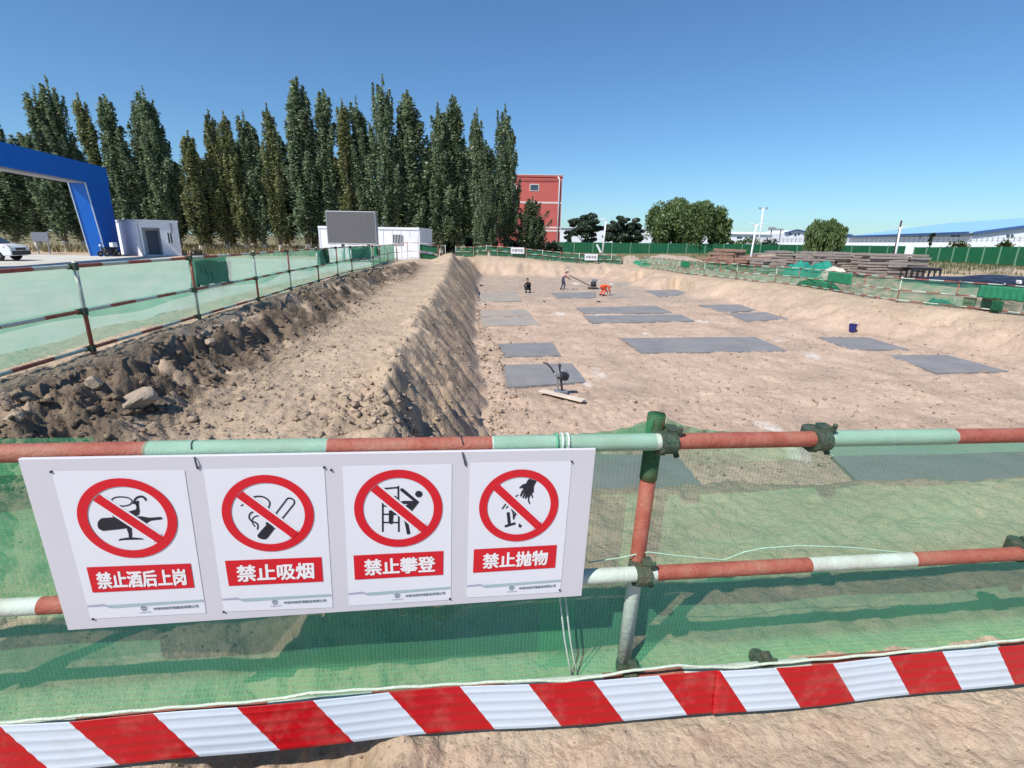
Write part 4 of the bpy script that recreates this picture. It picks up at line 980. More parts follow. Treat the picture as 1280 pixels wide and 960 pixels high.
# far guardrail
ff = []
for px in (570, 592, 608, 622, 640, 658, 678, 700, 724, 746, 764, 776):
    p = PY(px, 326, 54.0); p[2] = gz(p[0], p[1]); ff.append(p)
guardrail('guardrail', 'far guardrail under the poplars at the far edge of the pit', ff, 1.05, 0.028, couplers=False, rails=(0.05, 0.5))
hang_net('safety_net', 'dark green net on the far guardrail below the green hoarding', ff, 0, 0, None, off=-0.08, amp=0.04, parts=[(0.95, 0.1, 'net_far')])
def far_sign(px0, px1, lab):
    Y = 53.75; a, b = PY(px0, 320, Y), PY(px1, 320, Y); z = gz(a[0], Y) ; h1, h0 = z + 1.02, z + 0.40
    root = empty('sign', ((a[0] + b[0]) / 2, Y, z)); tag(root, lab, 'sign')
    mb = MB().poly([(a[0], Y, h0), (b[0], Y, h0), (b[0], Y, h1), (a[0], Y, h1)], (0, 0.03, 0)); relocal(mb.build('panel', M['cabin_white'], fix=True), root)
    w = b[0] - a[0]
    TL = np.array([a[0] + w * 0.08, Y - 0.006, h1 - 0.14]); TR = TL + np.array([w * 0.84, 0, 0]); BL = TL - np.array([0, 0, 0.34])
    relocal(lay_text('中铁市政', TL, TR, BL, 0.01).build('lettering', M['print_black']), root)
far_sign(638.5, 655, 'small white sign with dark characters on the far guardrail under the poplars')
far_sign(731, 747, 'small white sign with dark characters on the far guardrail beside the lamp post')

# ------------------------------------------------------------------ poplars
def leaf_mesh(name, pts, size, mat_, droop=None, seed=0, aspect=1.5, base=None):
    """many small leaf-sized faces; pts Nx3"""
    r = np.random.default_rng(seed); n = len(pts)
    a = r.normal(size=(n, 3)); a[:, 2] *= 0.7; a /= np.linalg.norm(a, axis=1)[:, None]
    if droop is not None: a = a * (1 - droop) + np.array([0, 0, -1]) * droop; a /= np.linalg.norm(a, axis=1)[:, None]
    b = r.normal(size=(n, 3)); b -= (b * a).sum(1)[:, None] * a; b /= np.linalg.norm(b, axis=1)[:, None]
    s = size * r.uniform(0.6, 1.35, (n, 1))
    V = np.stack([pts - a * s * aspect * 0.5, pts + b * s * 0.5, pts + a * s * aspect * 0.5, pts - b * s * 0.5], 1).reshape(-1, 3)
    me = bpy.data.meshes.new(name); me.vertices.add(4 * n); me.vertices.foreach_set('co', V.astype(np.float32).ravel())
    me.loops.add(4 * n); me.loops.foreach_set('vertex_index', np.arange(4 * n, dtype=np.int32))
    me.polygons.add(n); me.polygons.foreach_set('loop_start', (np.arange(n) * 4).astype(np.int32)); me.polygons.foreach_set('loop_total', np.full(n, 4, np.int32))
    me.update(calc_edges=True)
    sh = np.clip(r.normal(0.42, 0.22, n) + (0 if base is None else base), 0, 1)
    at = me.attributes.new('shade', 'FLOAT', 'FACE'); at.data.foreach_set('value', sh.astype(np.float32))
    me.materials.append(mat_); return me
def poplar_mesh(seed, spires, width, mat_, n=12000, low=0.07, nb=95):
    """20 m poplar: several steep leaders, each with short ascending branches, leaves along them"""
    r = np.random.default_rng(seed); Ht = 20.0; limbs = []; n = int(n * 1.2)
    lead = []
    for k in range(spires):
        ang = r.uniform(0, 6.28) if k == 0 else ang + 2.4; off = 0.0 if k == 0 else r.uniform(0.45, 0.8) * width * 0.75
        tp = 1.0 if k == 0 else r.uniform(0.80, 0.97); lead.append((np.array([math.cos(ang) * off, math.sin(ang) * off, 0]), tp))
        base = np.array([0, 0, Ht * r.uniform(0.1, 0.25)]); tip = lead[-1][0] + np.array([0, 0, Ht * tp]); limbs.append((base, tip, 0.45))
    for k in range(nb):
        l, tp = lead[0] if r.random() < 0.5 else lead[r.integers(len(lead))]
        z0 = r.uniform(0.05, 0.84) * tp; ln = r.uniform(0.12, 0.26) * (1.1 - 0.5 * z0) * (1.5 if r.random() < 0.22 else 1); z1 = min(z0 + ln, tp * r.uniform(0.93, 1.0))
        t = z1 / tp; prof = (0.62 + 0.38 * min(1, t / 0.35)) * min(1, t / 0.10) ** 0.5 * (1 - 0.68 * max(0, (t - 0.60) / 0.40) ** 1.7)
        ang = r.uniform(0, 6.28); out = width * prof * r.uniform(0.45, 1.0); ax = l * min(1, z0 / 0.4)
        limbs.append((np.array([0, 0, z0 * Ht]) + ax * 0.8, np.array([math.cos(ang) * out, math.sin(ang) * out, z1 * Ht]) + l * min(1, z1 / 0.45), 1.0))
    pts = []; sh = []; wts = [np.linalg.norm(t - b) * w for b, t, w in limbs]; tot = sum(wts)
    for (b, t, w), q in zip(limbs, wts):
        m_ = int(n * q / tot); sh.append(np.full(m_, r.normal(0, 0.17))); u = r.uniform(0.1 if w == 1 else 0.2, 1, m_) ** 0.8
        p = b + (t - b) * u[:, None]; p = p + np.sin(u * math.pi)[:, None] * (t - b) * np.array([0.22, 0.22, 0])
        rad = 0.34 * (1.12 - 0.95 * u ** 2)
        p = p + r.normal(size=(m_, 3)) * rad[:, None] * np.array([0.6, 0.6, 1.5]); pts.append(p)
    pts = np.concatenate(pts); sh = np.concatenate(sh); kp = pts[:, 2] > Ht * low * 0.7; pts = pts[kp]; sh = sh[kp]
    cm = leaf_mesh('poplar_crown', pts, 0.175, mat_, seed=seed, base=sh)
    mb = MB(); mb.tube([(0, 0, -0.4), (0.05, 0, 2.5), (0, 0.05, 6), (0, 0, 12), (0, 0, 17)], [0.26, 0.2, 0.17, 0.1, 0.03], 8)
    for (b, t, w) in limbs[1:34]:
        mid = b + (t - b) * 0.5 + (t - b) * np.array([0.12, 0.12, 0]); mb.tube([b, mid, t], [0.06, 0.04, 0.012], 5, caps=False)
    tm = mb.build('poplar_trunk', M['trunk'], smooth=True); tme = tm.data; bpy.data.objects.remove(tm)
    lw = MB().tube([(0, 0, -0.35), (0.02, 0, 1.15)], [0.275, 0.245], 8, caps=False).build('limewash', M['limewash'], smooth=True); lme = lw.data; bpy.data.objects.remove(lw)
    return cm, tme, lme
variants = [poplar_mesh(11, 3, 1.45, M['poplar_leaf'], 16000), poplar_mesh(12, 2, 1.3, M['poplar_leaf'], 15000), poplar_mesh(13, 5, 1.75, M['poplar_leaf'], 19000, nb=120), poplar_mesh(14, 2, 1.0, M['poplar_leaf_olive'], 10000, nb=70), poplar_mesh(15, 3, 1.25, M['poplar_leaf_olive'], 13000)]
def poplar(px, py, Y, var, wid, label, rz, group='poplars behind the site cabins'):
    top = PY(px, py, Y); z = gz(top[0], Y) - 0.05; h = top[2] - z
    cm, tm, lm = variants[var]
    root = empty('poplar_tree', (top[0], Y, z), rz); k = h / 20.0; wid *= 1.0 + 0.1 * math.sin(px * 1.7); root.scale = (wid, wid, k); root.rotation_euler = (R(2.0) * math.sin(px * .9), R(2.2) * math.sin(px * 1.3 + 1), rz)
    tag(root, label, 'tree', group)
    for nm, me in (('crown', cm), ('trunk', tm), ('limewash', lm)):
        o = bpy.data.objects.new(nm, me); COL.objects.link(o); o.parent = root
    return root
front = [
    (-22, 140, 50, 2, 1.05, 'poplar cut by the picture edge above the blue gate beam'), (38, 108, 51, 0, 1.0, 'poplar with a leaning side top just left of the twin-topped one over the gate'),
    (62, 96, 52, 2, 1.05, 'tall twin-topped poplar rising above the blue gate beam'), (107, 117, 52, 3, 1.0, 'thin pointed poplar rising right over the corner of the blue gate'),
    (133, 117, 52, 1, 1.0, 'slender poplar rising just right of the blue gate corner'), (165, 112, 53, 2, 1.05, 'broad poplar above the left cabin, left half of its crown'), (187, 110, 53, 0, 1.0, 'broad many-topped poplar above the left white cabin'),
    (231, 163, 52, 3, 1.05, 'low olive poplar with a narrow top right of the left cabin'), (262, 139, 54, 4, 0.95, 'olive poplar between the low olive one and the row of even tops'), (288, 140, 54, 4, 0.95, 'olive poplar with an even top, middle of the paler group'),
    (312, 138, 55, 0, 0.9, 'grey green poplar in the paler group next to the tall pointed one'), (332, 130, 55, 4, 0.9, 'olive poplar directly left of the tall pointed one'), (366, 94, 55, 1, 1.25, 'tall pointed dark poplar left of the screen'),
    (397, 112, 56, 1, 1.05, 'dark poplar leaning against the tall pointed one, above the screen edge'), (427, 125, 56, 3, 1.1, 'loose thin poplar with sky gaps above the screen'), (452, 122, 57, 0, 0.9, 'poplar shoulder left of the tallest one above the screen'),
    (472, 96, 57, 2, 1.1, 'tallest brown-topped poplar above the right end of the screen'), (518, 114, 58, 1, 1.3, 'columnar dark poplar above the white cabin'), (548, 127, 58, 0, 1.0, 'dark poplar right of the white cabin with a blunt top'),
    (569, 119, 59, 1, 1.2, 'dark poplar with a pointed top in the dense clump right of the cabin'), (598, 137, 59, 0, 1.05, 'dark poplar at the right of the dense clump, with a round top'), (634, 133, 60, 2, 0.95, 'last full-height poplar, standing in front of the red building')]
for k, (px, py, Y, v, w, lb) in enumerate(front):
    poplar(px, py, Y, v, w, lb, k * 1.37)
back = [(15, 165, 62, 1, 'left of the leaning side top over the gate'), (85, 175, 60, 0, 'between the twin-topped poplar and the thin pointed one'), (150, 170, 62, 1, 'left of the broad poplar above the left cabin'), (205, 190, 62, 0, 'low in the gap right of the broad many-topped poplar'),
        (246, 190, 62, 4, 'right behind the low olive poplar'), (275, 175, 64, 3, 'between the two olive poplars with even tops'), (300, 165, 64, 1, 'left of the grey green poplar'), (345, 165, 64, 0, 'just left of the tall pointed dark poplar'),
        (381, 165, 66, 1, 'between the tall pointed poplar and the one leaning on it'), (412, 190, 66, 3, 'low in the sky gap above the screen'), (440, 165, 66, 0, 'left of the tallest brown-topped poplar'), (495, 165, 68, 1, 'right of the tallest brown-topped poplar'),
        (533, 175, 68, 0, 'between the columnar poplar above the cabin and the blunt one'), (560, 165, 68, 1, 'behind the blunt-topped poplar of the dense clump'), (584, 170, 68, 2, 'in the middle of the dense clump'), (612, 180, 69, 1, 'left of the last full-height poplar')]
for k, (px, py, Y, v, lb) in enumerate(back):
    poplar(px, py, Y, v, 1.5, 'rear-row poplar ' + lb, k * 2.1 + 1, 'poplars of the rear row')
poplar(612, 205, 56, 2, 0.75, 'young poplar low in front of the dense clump near the far guardrail', 1.0)
poplar(664, 245, 60, 2, 1.0, 'short dark poplar right of the last full-height one, against the red building', 2.0)
poplar(676, 270, 61, 4, 0.75, 'lowest poplar bush at the right end of the row against the red building', 2.0)

# ------------------------------------------------------------------ other trees
def round_tree(name, label, px, pyt, pyb, half, Y, m, seed, n, leaf, droop=0.0, blobs=26, squash=0.8, trunk='trunk_dark', group=None, base_z=None, hang=0.0, trunk_frac=0.22):
    top = PY(px, pyt, Y); r = np.random.default_rng(seed); W_ = half * Y / F
    z = gz(top[0], Y) if base_z is None else base_z; h = top[2] - z
    root = empty(name, (top[0], Y, z)); tag(root, label, 'tree', group)
    cz = h * (0.5 + trunk_frac * 0.45); hh = h - cz; pts = []; ends = []
    for k in range(blobs):
        d = r.normal(size=3); d /= np.linalg.norm(d); q = r.uniform(0.35, 0.92)
        c = np.array([d[0] * W_ * q * 0.88, d[1] * W_ * q * 0.8, cz + d[2] * hh * q * 0.86]); ends.append(c)
        br = r.uniform(0.14, 0.34) * min(W_, hh * 1.2); m_ = n // blobs
        e = r.normal(size=(m_, 3)); e /= np.linalg.norm(e, axis=1)[:, None]
        p = c + e * br * (r.uniform(0.25, 1, (m_, 1)) ** 0.5) * np.array([1, 1, squash])
        if hang: p[:, 2] -= (r.uniform(0, 1, m_) ** 2) * hang * (0.4 + np.linalg.norm(p[:, :2], axis=1) / W_)
        pts.append(p)
    pts = np.concatenate(pts); pts = pts[pts[:, 2] > h * 0.06]
    me = leaf_mesh(name + '_crown', pts, leaf, M[m], droop if droop else None, seed, 2.6 if droop else 1.5)
    o = bpy.data.objects.new('crown', me); COL.objects.link(o); o.parent = root
    mb = MB(); tr = max(0.06, h * 0.03); fork = np.array([0.02 * h, 0, h * trunk_frac])
    mb.tube([(0, 0, -0.3), (0.01 * h, 0, h * trunk_frac * 0.5), fork], [tr * 1.2, tr, tr * 0.9], 8)
    for c in ends[:14]: mb.tube([fork, fork + (c - fork) * 0.5 + np.array([0, 0, 0.06 * h]), c], [tr * 0.5, tr * 0.3, tr * 0.1], 5, caps=False)
    mb.build('trunk', M[trunk], root, smooth=True)
    return root
round_tree('willow_tree', 'big round green willow behind the hoarding, left half of a merged pair', 848, 241, 305, 38, 110, 'willow_leaf', 21, 26000, 0.27, 0.45, 44, hang=2.6, trunk_frac=.14)
round_tree('willow_tree', 'big round green willow behind the hoarding, right half of a merged pair', 880, 246, 305, 38, 108, 'willow_leaf', 22, 26000, 0.27, 0.45, 44, hang=2.6, trunk_frac=.14)
round_tree('willow_tree', 'weeping willow with drooping sprays behind the grey plank stack', 1037, 270, 310, 27, 95, 'willow_leaf', 23, 20000, 0.22, 0.75, 34, hang=2.6, trunk_frac=.14)
round_tree('broadleaf_tree', 'dark open-crowned tree between the red building and the lamp post', 733, 258, 304, 22, 118, 'dark_leaf', 24, 9000, 0.34, 0, 40, 0.5, trunk_frac=.1)
round_tree('broadleaf_tree', 'dark spreading tree just right of the lamp post', 772, 264, 304, 20, 115, 'dark_leaf', 25, 9000, 0.34, 0, 40, 0.5, trunk_frac=.1)
round_tree('broadleaf_tree', 'dark spreading tree between the lamp post and the big willows', 792, 267, 304, 18, 117, 'dark_leaf', 26, 8000, 0.34, 0, 36, 0.5, trunk_frac=.1)
round_tree('conifer_tree', 'small dark cone-shaped conifer at the foot of the red building', 711, 282, 304, 5.5, 112, 'dark_leaf', 27, 1800, 0.4, 0, 12)
round_tree('broadleaf_tree', 'low dark tree beside the big willows, in front of the long white shed', 905, 292, 306, 14, 125, 'willow_leaf', 28, 2500, 0.5, 0, 14)
round_tree('sapling', 'thin dark sapling in front of the blue-roofed shed', 1167, 285, 306, 4, 110, 'dark_leaf', 29, 500, 0.35, 0, 9, trunk_frac=0.3)
def bush(px, pyt, half, Y, label, seed, m='bush_leaf', n=900):
    top = PY(px, pyt, Y); z = gz(top[0], Y); h = max(0.5, top[2] - z); W_ = half * Y / F; r = np.random.default_rng(seed)
    root = empty('bush', (top[0], Y, z)); tag(root, label, 'bush')
    e = r.normal(size=(n, 3)); e /= np.linalg.norm(e, axis=1)[:, None]; p = e * (r.uniform(0.2, 1, (n, 1)) ** 0.4) * np.array([W_, W_ * 0.7, h * 0.5]) * (1 + 0.25 * np.sin(e[:, :1] * 9 + seed)) + np.array([0, 0, h * 0.52])
    o = bpy.data.objects.new('foliage', leaf_mesh('bush_foliage', p, 0.3, M[m], None, seed)); COL.objects.link(o); o.parent = root
    mb = MB()
    for k in range(5): mb.tube([(0, 0, -0.1), (math.cos(k * 1.3) * W_ * .4, math.sin(k * 1.3) * W_ * .3, h * 0.7)], [0.05, 0.015], 5)
    mb.build('stem', M['trunk_dark'], root)
bush(1200, 302, 12, 106, 'wide olive bush topping the right hoarding', 1)
bush(1258, 301.5, 9, 106, 'round olive bush over the right end of the hoarding', 2)
bush(936, 298, 14, 122, 'olive bush behind the hoarding beside the white lamp post', 3, 'willow_leaf')
bush(962, 300, 12, 124, 'dark bush behind the hoarding right of the white lamp post', 4, 'dark_leaf')
bush(690, 303, 10, 72, 'dark undergrowth under the last poplars', 6, 'dark_leaf', 1500)
bush(600, 296, 20, 66, 'dark undergrowth below the dense poplar clump', 7, 'dark_leaf', 2500)
bush(650, 300, 16, 66, 'dark undergrowth behind the far white sign', 8, 'dark_leaf', 2200)
bush(560, 296, 16, 66, 'dark undergrowth beside the white cabin corner', 9, 'dark_leaf', 2000)
# dry weeds along the foot of the poplars and on the right bank
def tufts(name, pts, h, m, seed):
    r = np.random.default_rng(seed); n = len(pts); a = r.uniform(0, 6.28, n); l = h * r.uniform(0.5, 1.3, n); w = l * 0.12
    dx, dy = np.cos(a), np.sin(a); tip = pts + np.stack([r.normal(0, .25, n) * l, r.normal(0, .25, n) * l, l], -1)
    V = np.stack([pts + np.stack([dx * w, dy * w, 0 * w], -1), pts - np.stack([dx * w, dy * w, 0 * w], -1), tip], 1).reshape(-1, 3)
    me = bpy.data.meshes.new(name); me.from_pydata(V.tolist(), [], np.arange(3 * n).reshape(-1, 3).tolist())
    at = me.attributes.new('shade', 'FLOAT', 'FACE'); at.data.foreach_set('value', r.uniform(0, 1, n).astype(np.float32)); me.materials.append(M[m])
    tag(link(bpy.data.objects.new(name, me)), kind='stuff')
def scatter(n, fx, fy):
    y = fy(n); x = fx(n, y); return np.stack([x, y, zdetail(x, y) - 0.02], -1)
M['dry_grass'] = leafmat('dry_grass', (0.13, 0.12, 0.05), (0.36, 0.30, 0.16), 0.3)
tufts('dry_grass', scatter(9000, lambda n, y: rng.uniform(-45, -10, n), lambda n: rng.uniform(43, 70, n)), 0.55, 'dry_grass', 1)
p_ = scatter(9000, lambda n, y: rng.uniform(0.34, 1.3, n) * y, lambda n: rng.uniform(46, 100, n))
keep = fbm(p_[:, 0] * 0.25, p_[:, 1] * 0.12, 44, 3) > -0.05
tufts('weeds', p_[keep], 0.45, 'bush_leaf', 2)
tufts('undergrowth', scatter(6000, lambda n, y: rng.uniform(-8, 12, n), lambda n: rng.uniform(56, 72, n)), 0.6, 'dark_leaf', 3)

# ------------------------------------------------------------------ blue gate
def build_gate():
    ez = -0.06
    c0 = PZ(133, 320.5, ez); c1 = PZ(119, 319.0, ez)          # reveal: outer and inner foot
    bd = unit(np.array([-0.235, 0.97, 0])); nx = np.array([bd[1], -bd[0], 0])   # along the beam (away), outward (+x)
    thick = 1.0
    top_z = PY(130, 206, c0[1] + 0.6)[2]; und_z = PY(108, 227, c0[1] - 1.0)[2]
    root = empty('site_gate', c0); tag(root, 'tall blue portal gate of the site entrance with raked column and deep beam', 'gate')
    o0 = c0
    def prof(pts, name, m, dx0, dx1):
        P_ = [o0 + bd * s + nx * dx0 + np.array([0, 0, z - ez]) for s, z in pts]
        relocal(MB().poly(P_, nx * (dx1 - dx0)).build(name, M[m], fix=True), root)
    rake = 0.9; wcol = 2.3; Lb = 17.0
    prof([(0, ez), (wcol, ez), (wcol, und_z), (-rake, und_z)], 'column', 'gate_blue', -thick, 0)
    prof([(-Lb - wcol, ez), (-Lb, ez), (-Lb + rake, und_z), (-Lb - wcol, und_z)], 'column', 'gate_blue', -thick, 0)
    prof([(-Lb - wcol, und_z + 0.003), (wcol, und_z + 0.003), (wcol, top_z), (-Lb - wcol, top_z)], 'beam', 'gate_blue', -thick - 0.05, 0.05)
    for dx in (0.0, -thick):
        a = o0 + nx * (dx + (0.01 if dx == 0 else -0.01)); mb = MB(); mb.bar(a - bd * 0.02, a + bd * (-rake - 0.02) + np.array([0, 0, und_z - ez - 0.02]), 0.07, 0.07); relocal(mb.build('corner_trim', M['gate_trim']), root)
    prof([(-Lb, und_z - 0.10), (-rake - 0.02, und_z - 0.10), (-rake - 0.02, und_z - 0.002), (-Lb, und_z - 0.002)], 'beam_soffit', 'far_grey', -thick, -0.02)
build_gate()

# ------------------------------------------------------------------ cabins
def panel_grid(mb, a, b, z0, z1, n, off):
    for k in range(n):
        t0, t1 = (k + 0.03) / n, (k + 0.97) / n
        p, q = a + (b - a) * t0, a + (b - a) * t1
        mb.poly([(*p[:2], z0), (*q[:2], z0), (*q[:2], z1), (*p[:2], z1)], off)
def cabin_left():
    z = -0.04; f = PZ(178.5, 320.5, z); w0 = PZ(146, 318.5, z)   # near corner, left end
    f2 = PZ(228, 320.2, z)
    fa = unit((f2 - f) * np.array([1, 1, 0])); Wd = np.linalg.norm(f2 - f); side = unit((PZ(130, 316.5, z) - f) * np.array([1, 1, 0]))
    h = PY(171.5, 274.5, f[1])[2] - z; h = min(max(h, 2.6), 3.2)
    D2 = 4.6; fn = -np.array([-fa[1], fa[0], 0])
    back = np.array([-fa[1], fa[0], 0])
    sl = side if side @ back > -0.2 else back
    root = empty('site_cabin', f); tag(root, 'white guard cabin with dark porch doorway beside the blue gate', 'cabin')
    up_ = np.array([0, 0, 1.0])
    A, B = f, f2; C_, Dd = f2 + back * D2, f + sl * 6.0
    def quad(name, pts, depth, m): relocal(MB().poly(pts, depth).build(name, M[m], fix=True), root)
    t = 0.08
    quad('side_wall', [A + up_ * 0.1, Dd + up_ * 0.1, Dd + up_ * (h - .15), A + up_ * (h - .15)], fa * t, 'cabin_white')
    quad('end_wall', [B + up_ * 0.1 + back * .1, C_ + up_ * 0.1, C_ + up_ * (h - .15), B + up_ * (h - .15) + back * .1], -fa * t, 'cabin_white')
    quad('back_wall', [Dd + up_ * .1 + fa * .1, C_ + up_ * .1 - fa * .1, C_ + up_ * (h - .15) - fa * .1, Dd + up_ * (h - .15) + fa * .1], -back * t, 'cabin_white')
    quad('roof', [A + up_ * (h - .15) - fa * .05 - back * .05, B + up_ * (h - .15) + fa * .05 - back * .05, C_ + up_ * (h - .15) + fa * .05, Dd + up_ * (h - .15) - fa * .05], up_ * 0.17, 'cabin_trim')
    quad('floor_frame', [A + up_ * -.05, B + up_ * -.05, C_ + up_ * -.05, Dd + up_ * -.05], up_ * 0.15, 'cabin_trim')
    x1 = 0.12 * Wd; x2 = 0.53 * Wd
    pc = A + fa * 0.09; 
    quad('corner_post', [A + fa * 0.0, A + fa * 0.22, A + fa * .22 + up_ * (h - .15), A + up_ * (h - .15)], back * 0.1 - fa * .001, 'cabin_white')
    quad('front_wall', [A + fa * x2 + up_ * .1, B + up_ * .1, B + up_ * (h - .15), A + fa * x2 + up_ * (h - .15)], back * t, 'cabin_white')
    quad('porch_lintel', [A + fa * .22 + up_ * (h - .55), A + fa * (x2 - .01) + up_ * (h - .55), A + fa * (x2 - .01) + up_ * (h - .15), A + fa * .22 + up_ * (h - .15)], back * t, 'cabin_white')
    quad('porch_wall', [A + fa * .1 + back * 1.3 + up_ * .1, A + fa * x2 + back * 1.3 + up_ * .1, A + fa * x2 + back * 1.3 + up_ * (h - .2), A + fa * .1 + back * 1.3 + up_ * (h - .2)], back * t, 'cabin_white')
    quad('porch_side', [A + fa * x2 + back * .1 + up_ * .1, A + fa * x2 + back * 1.3 + up_ * .1, A + fa * x2 + back * 1.3 + up_ * (h - .2), A + fa * x2 + back * .1 + up_ * (h - .2)], fa * .05, 'cabin_trim')
    dr = A + back * 1.27; quad('door', [dr + fa * (x2 * .42) + up_ * .12, dr + fa * (x2 * .98) + up_ * .12, dr + fa * (x2 * .98) + up_ * (h - .75), dr + fa * (x2 * .42) + up_ * (h - .75)], back * .02, 'door_grey')
    wx0, wx1 = Wd * .69, Wd * .82; wz0, wz1 = h * .38, h * .66
    quad('window', [A + fa * wx0 + up_ * wz0 - back * .03, A + fa * wx1 + up_ * wz0 - back * .03, A + fa * wx1 + up_ * wz1 - back * .03, A + fa * wx0 + up_ * wz1 - back * .03], back * .03, 'glass')
    wo = [o for o in bpy.data.objects if o.parent == root and o.name.startswith('window')][0]
    mb = MB()
    for k in range(3): mb.bar(A + fa * (wx0 + (wx1 - wx0) * k / 2) + up_ * wz0 - back * .06, A + fa * (wx0 + (wx1 - wx0) * k / 2) + up_ * wz1 - back * .06, .03, .025)
    o = relocal(mb.build('window_bars', M['cabin_trim']), root)
    mb = MB().tube([B - fa * .45 - back * .06 + up_ * (h - .2), B - fa * .45 - back * .06 + up_ * (h - .9)], .05, 6); relocal(mb.build('downpipe', M['door_grey']), root)
    return A, fa, back, sl
cA, cfa, cback, csl = cabin_left()

def cabin_row():
    Y = 41.0; a = PY(401, 325, Y); b = PY(524.5, 325, Y); z = gz(b[0], Y) - 0.02
    h = PY(520, 284.5, Y)[2] - z; L = b[0] - a[0]; D2 = 5.0
    fa = np.array([1.0, 0, 0]); back = np.array([0.05, 1, 0]); up_ = np.array([0, 0, 1.0]); A = np.array([a[0], Y, z])
    xs = [0, 0.55 * L, L]
    for k in range(2):
        x0, x1 = xs[k] + (0.02 if k else 0), xs[k + 1]; P0, P1 = A + fa * x0, A + fa * x1
        root = empty('site_cabin', P0); tag(root, ['white flat-roofed site cabin mostly hidden behind the dark screen', 'white flat-roofed site cabin with a barred window and a door, right of the screen'][k], 'cabin')
        def quad(name, pts, depth, m, lab=None): return relocal(MB().poly(pts, depth).build(name, M[m], fix=True), root)
        quad('wall', [P0 + up_ * .1, P1 + up_ * .1, P1 + up_ * (h - .18), P0 + up_ * (h - .18)], back * D2, 'cabin_white')
        quad('roof', [P0 - back * .05 + up_ * (h - .177), P1 - back * .05 + fa * (.05 if k else -.01) + up_ * (h - .177), P1 - back * .05 + fa * (.05 if k else -.01) + up_ * h, P0 - back * .05 + up_ * h], back * (D2 + .1), 'cabin_white')
        quad('floor_frame', [P0 - back * .02 - up_ * .05, P1 - back * .02 - up_ * .05, P1 - back * .02 + up_ * .097, P0 - back * .02 + up_ * .097], back * D2, 'cabin_trim')
        n = 5
        for j in range(n + 1):
            p = P0 + fa * (x1 - x0) * (j / n) * 0.985; quad('panel_joint' if 0 < j < n else 'corner_post', [p + up_ * .1 - back * .02, p + fa * (.05 if 0 < j < n else .14) + up_ * .1 - back * .02, p + fa * (.05 if 0 < j < n else .14) + up_ * (h - .18) - back * .02, p + up_ * (h - .18) - back * .02], back * .018, 'cabin_trim')
        def win(t0, t1, z0, z1):
            w = quad('window', [P0 + fa * (x1 - x0) * t0 + up_ * h * z0 - back * .03, P0 + fa * (x1 - x0) * t1 + up_ * h * z0 - back * .03, P0 + fa * (x1 - x0) * t1 + up_ * h * z1 - back * .03, P0 + fa * (x1 - x0) * t0 + up_ * h * z1 - back * .03], back * .029, 'glass')
            mb = MB()
            for j in range(7): 
                p = P0 + fa * (x1 - x0) * (t0 + (t1 - t0) * j / 6) - back * .07; mb.bar(p + up_ * h * z0, p + up_ * h * z1, .06, .03)
            for zz in (z0, z1):
                p = P0 + fa * (x1 - x0) * t0 - back * .075 + up_ * h * zz; mb.bar(p, p + fa * (x1 - x0) * (t1 - t0), .03, .06)
            o = mb.build('window_bars', M['cabin_white']); o.parent = w; o.matrix_parent_inverse = Matrix.Identity(4); 
        if k == 1:
            win(.42, .63, .48, .78)
            d = quad('door', [P0 + fa * (x1 - x0) * .79 + up_ * .12 - back * .03, P0 + fa * (x1 - x0) * .97 + up_ * .12 - back * .03, P0 + fa * (x1 - x0) * .97 + up_ * h * .72 - back * .03, P0 + fa * (x1 - x0) * .79 + up_ * h * .72 - back * .03], back * .03, 'cabin_white')
            quad('door_frame', [P0 + fa * (x1 - x0) * .775 + up_ * .12 - back * .024, P0 + fa * (x1 - x0) * .985 + up_ * .12 - back * .024, P0 + fa * (x1 - x0) * .985 + up_ * h * .745 - back * .024, P0 + fa * (x1 - x0) * .775 + up_ * h * .745 - back * .024], back * .022, 'cabin_trim')
        else:
            win(.16, .3, .5, .8); win(.5, .7, .5, .8)
cabin_row()

def led_screen():
    Y = 35.5; tl, tr, br, bl = PY(408, 265.5, Y), PY(467, 265.5, Y), PY(470.5, 304.5, Y), PY(411.5, 303.5, Y)
    x0, x1 = (tl[0] + bl[0]) / 2, (tr[0] + br[0]) / 2; z0, z1 = (bl[2] + br[2]) / 2, (tl[2] + tr[2]) / 2
    cx = (x0 + x1) / 2; root = empty('display_screen', (cx, Y + .2, gz(cx, Y))); tag(root, 'large dark grey display screen on a pole in front of the white cabins', 'screen')
    ax = np.array([1, -0.04, 0]); 
    def q(name, a, b, c, d, y0, dp, m): relocal(MB().poly([(a, y0, c), (b, y0, c), (b, y0, d), (a, y0, d)], (0, dp, 0)).build(name, M[m], fix=True, bevel=0.02), root)
    q('housing', x0, x1, z0, z1, Y, 0.45, 'led')
    for nm, a, b, c, d in (('frame', x0 - .08, x1 + .08, z1 + .002, z1 + .08), ('frame', x0 - .08, x1 + .08, z0 - .08, z0 - .002), ('frame', x0 - .08, x0 - .002, z0, z1), ('frame', x1 + .002, x1 + .08, z0, z1)): q(nm, a, b, c, d, Y - .03, .5, 'steel')
    # cabinet modules, joints recessed
    nx_, nz_ = 7, 5; w, h = (x1 - x0) / nx_, (z1 - z0) / nz_
    for i in range(nx_):
        for j in range(nz_):
            relocal(MB().box((x0 + (i + .5) * w, Y - .012, z0 + (j + .5) * h), (w - .004, .014, h - .004)).build('screen_module', M['led']), root)
    g = gz(cx, Y)
    for px in (x0 + (x1 - x0) * .27, x0 + (x1 - x0) * .82):
        relocal(MB().tube([(px, Y + .25, g - .3), (px, Y + .25, z0 - .08)], .11, 10).build('pole', M['steel'], smooth=True), root)
led_screen()

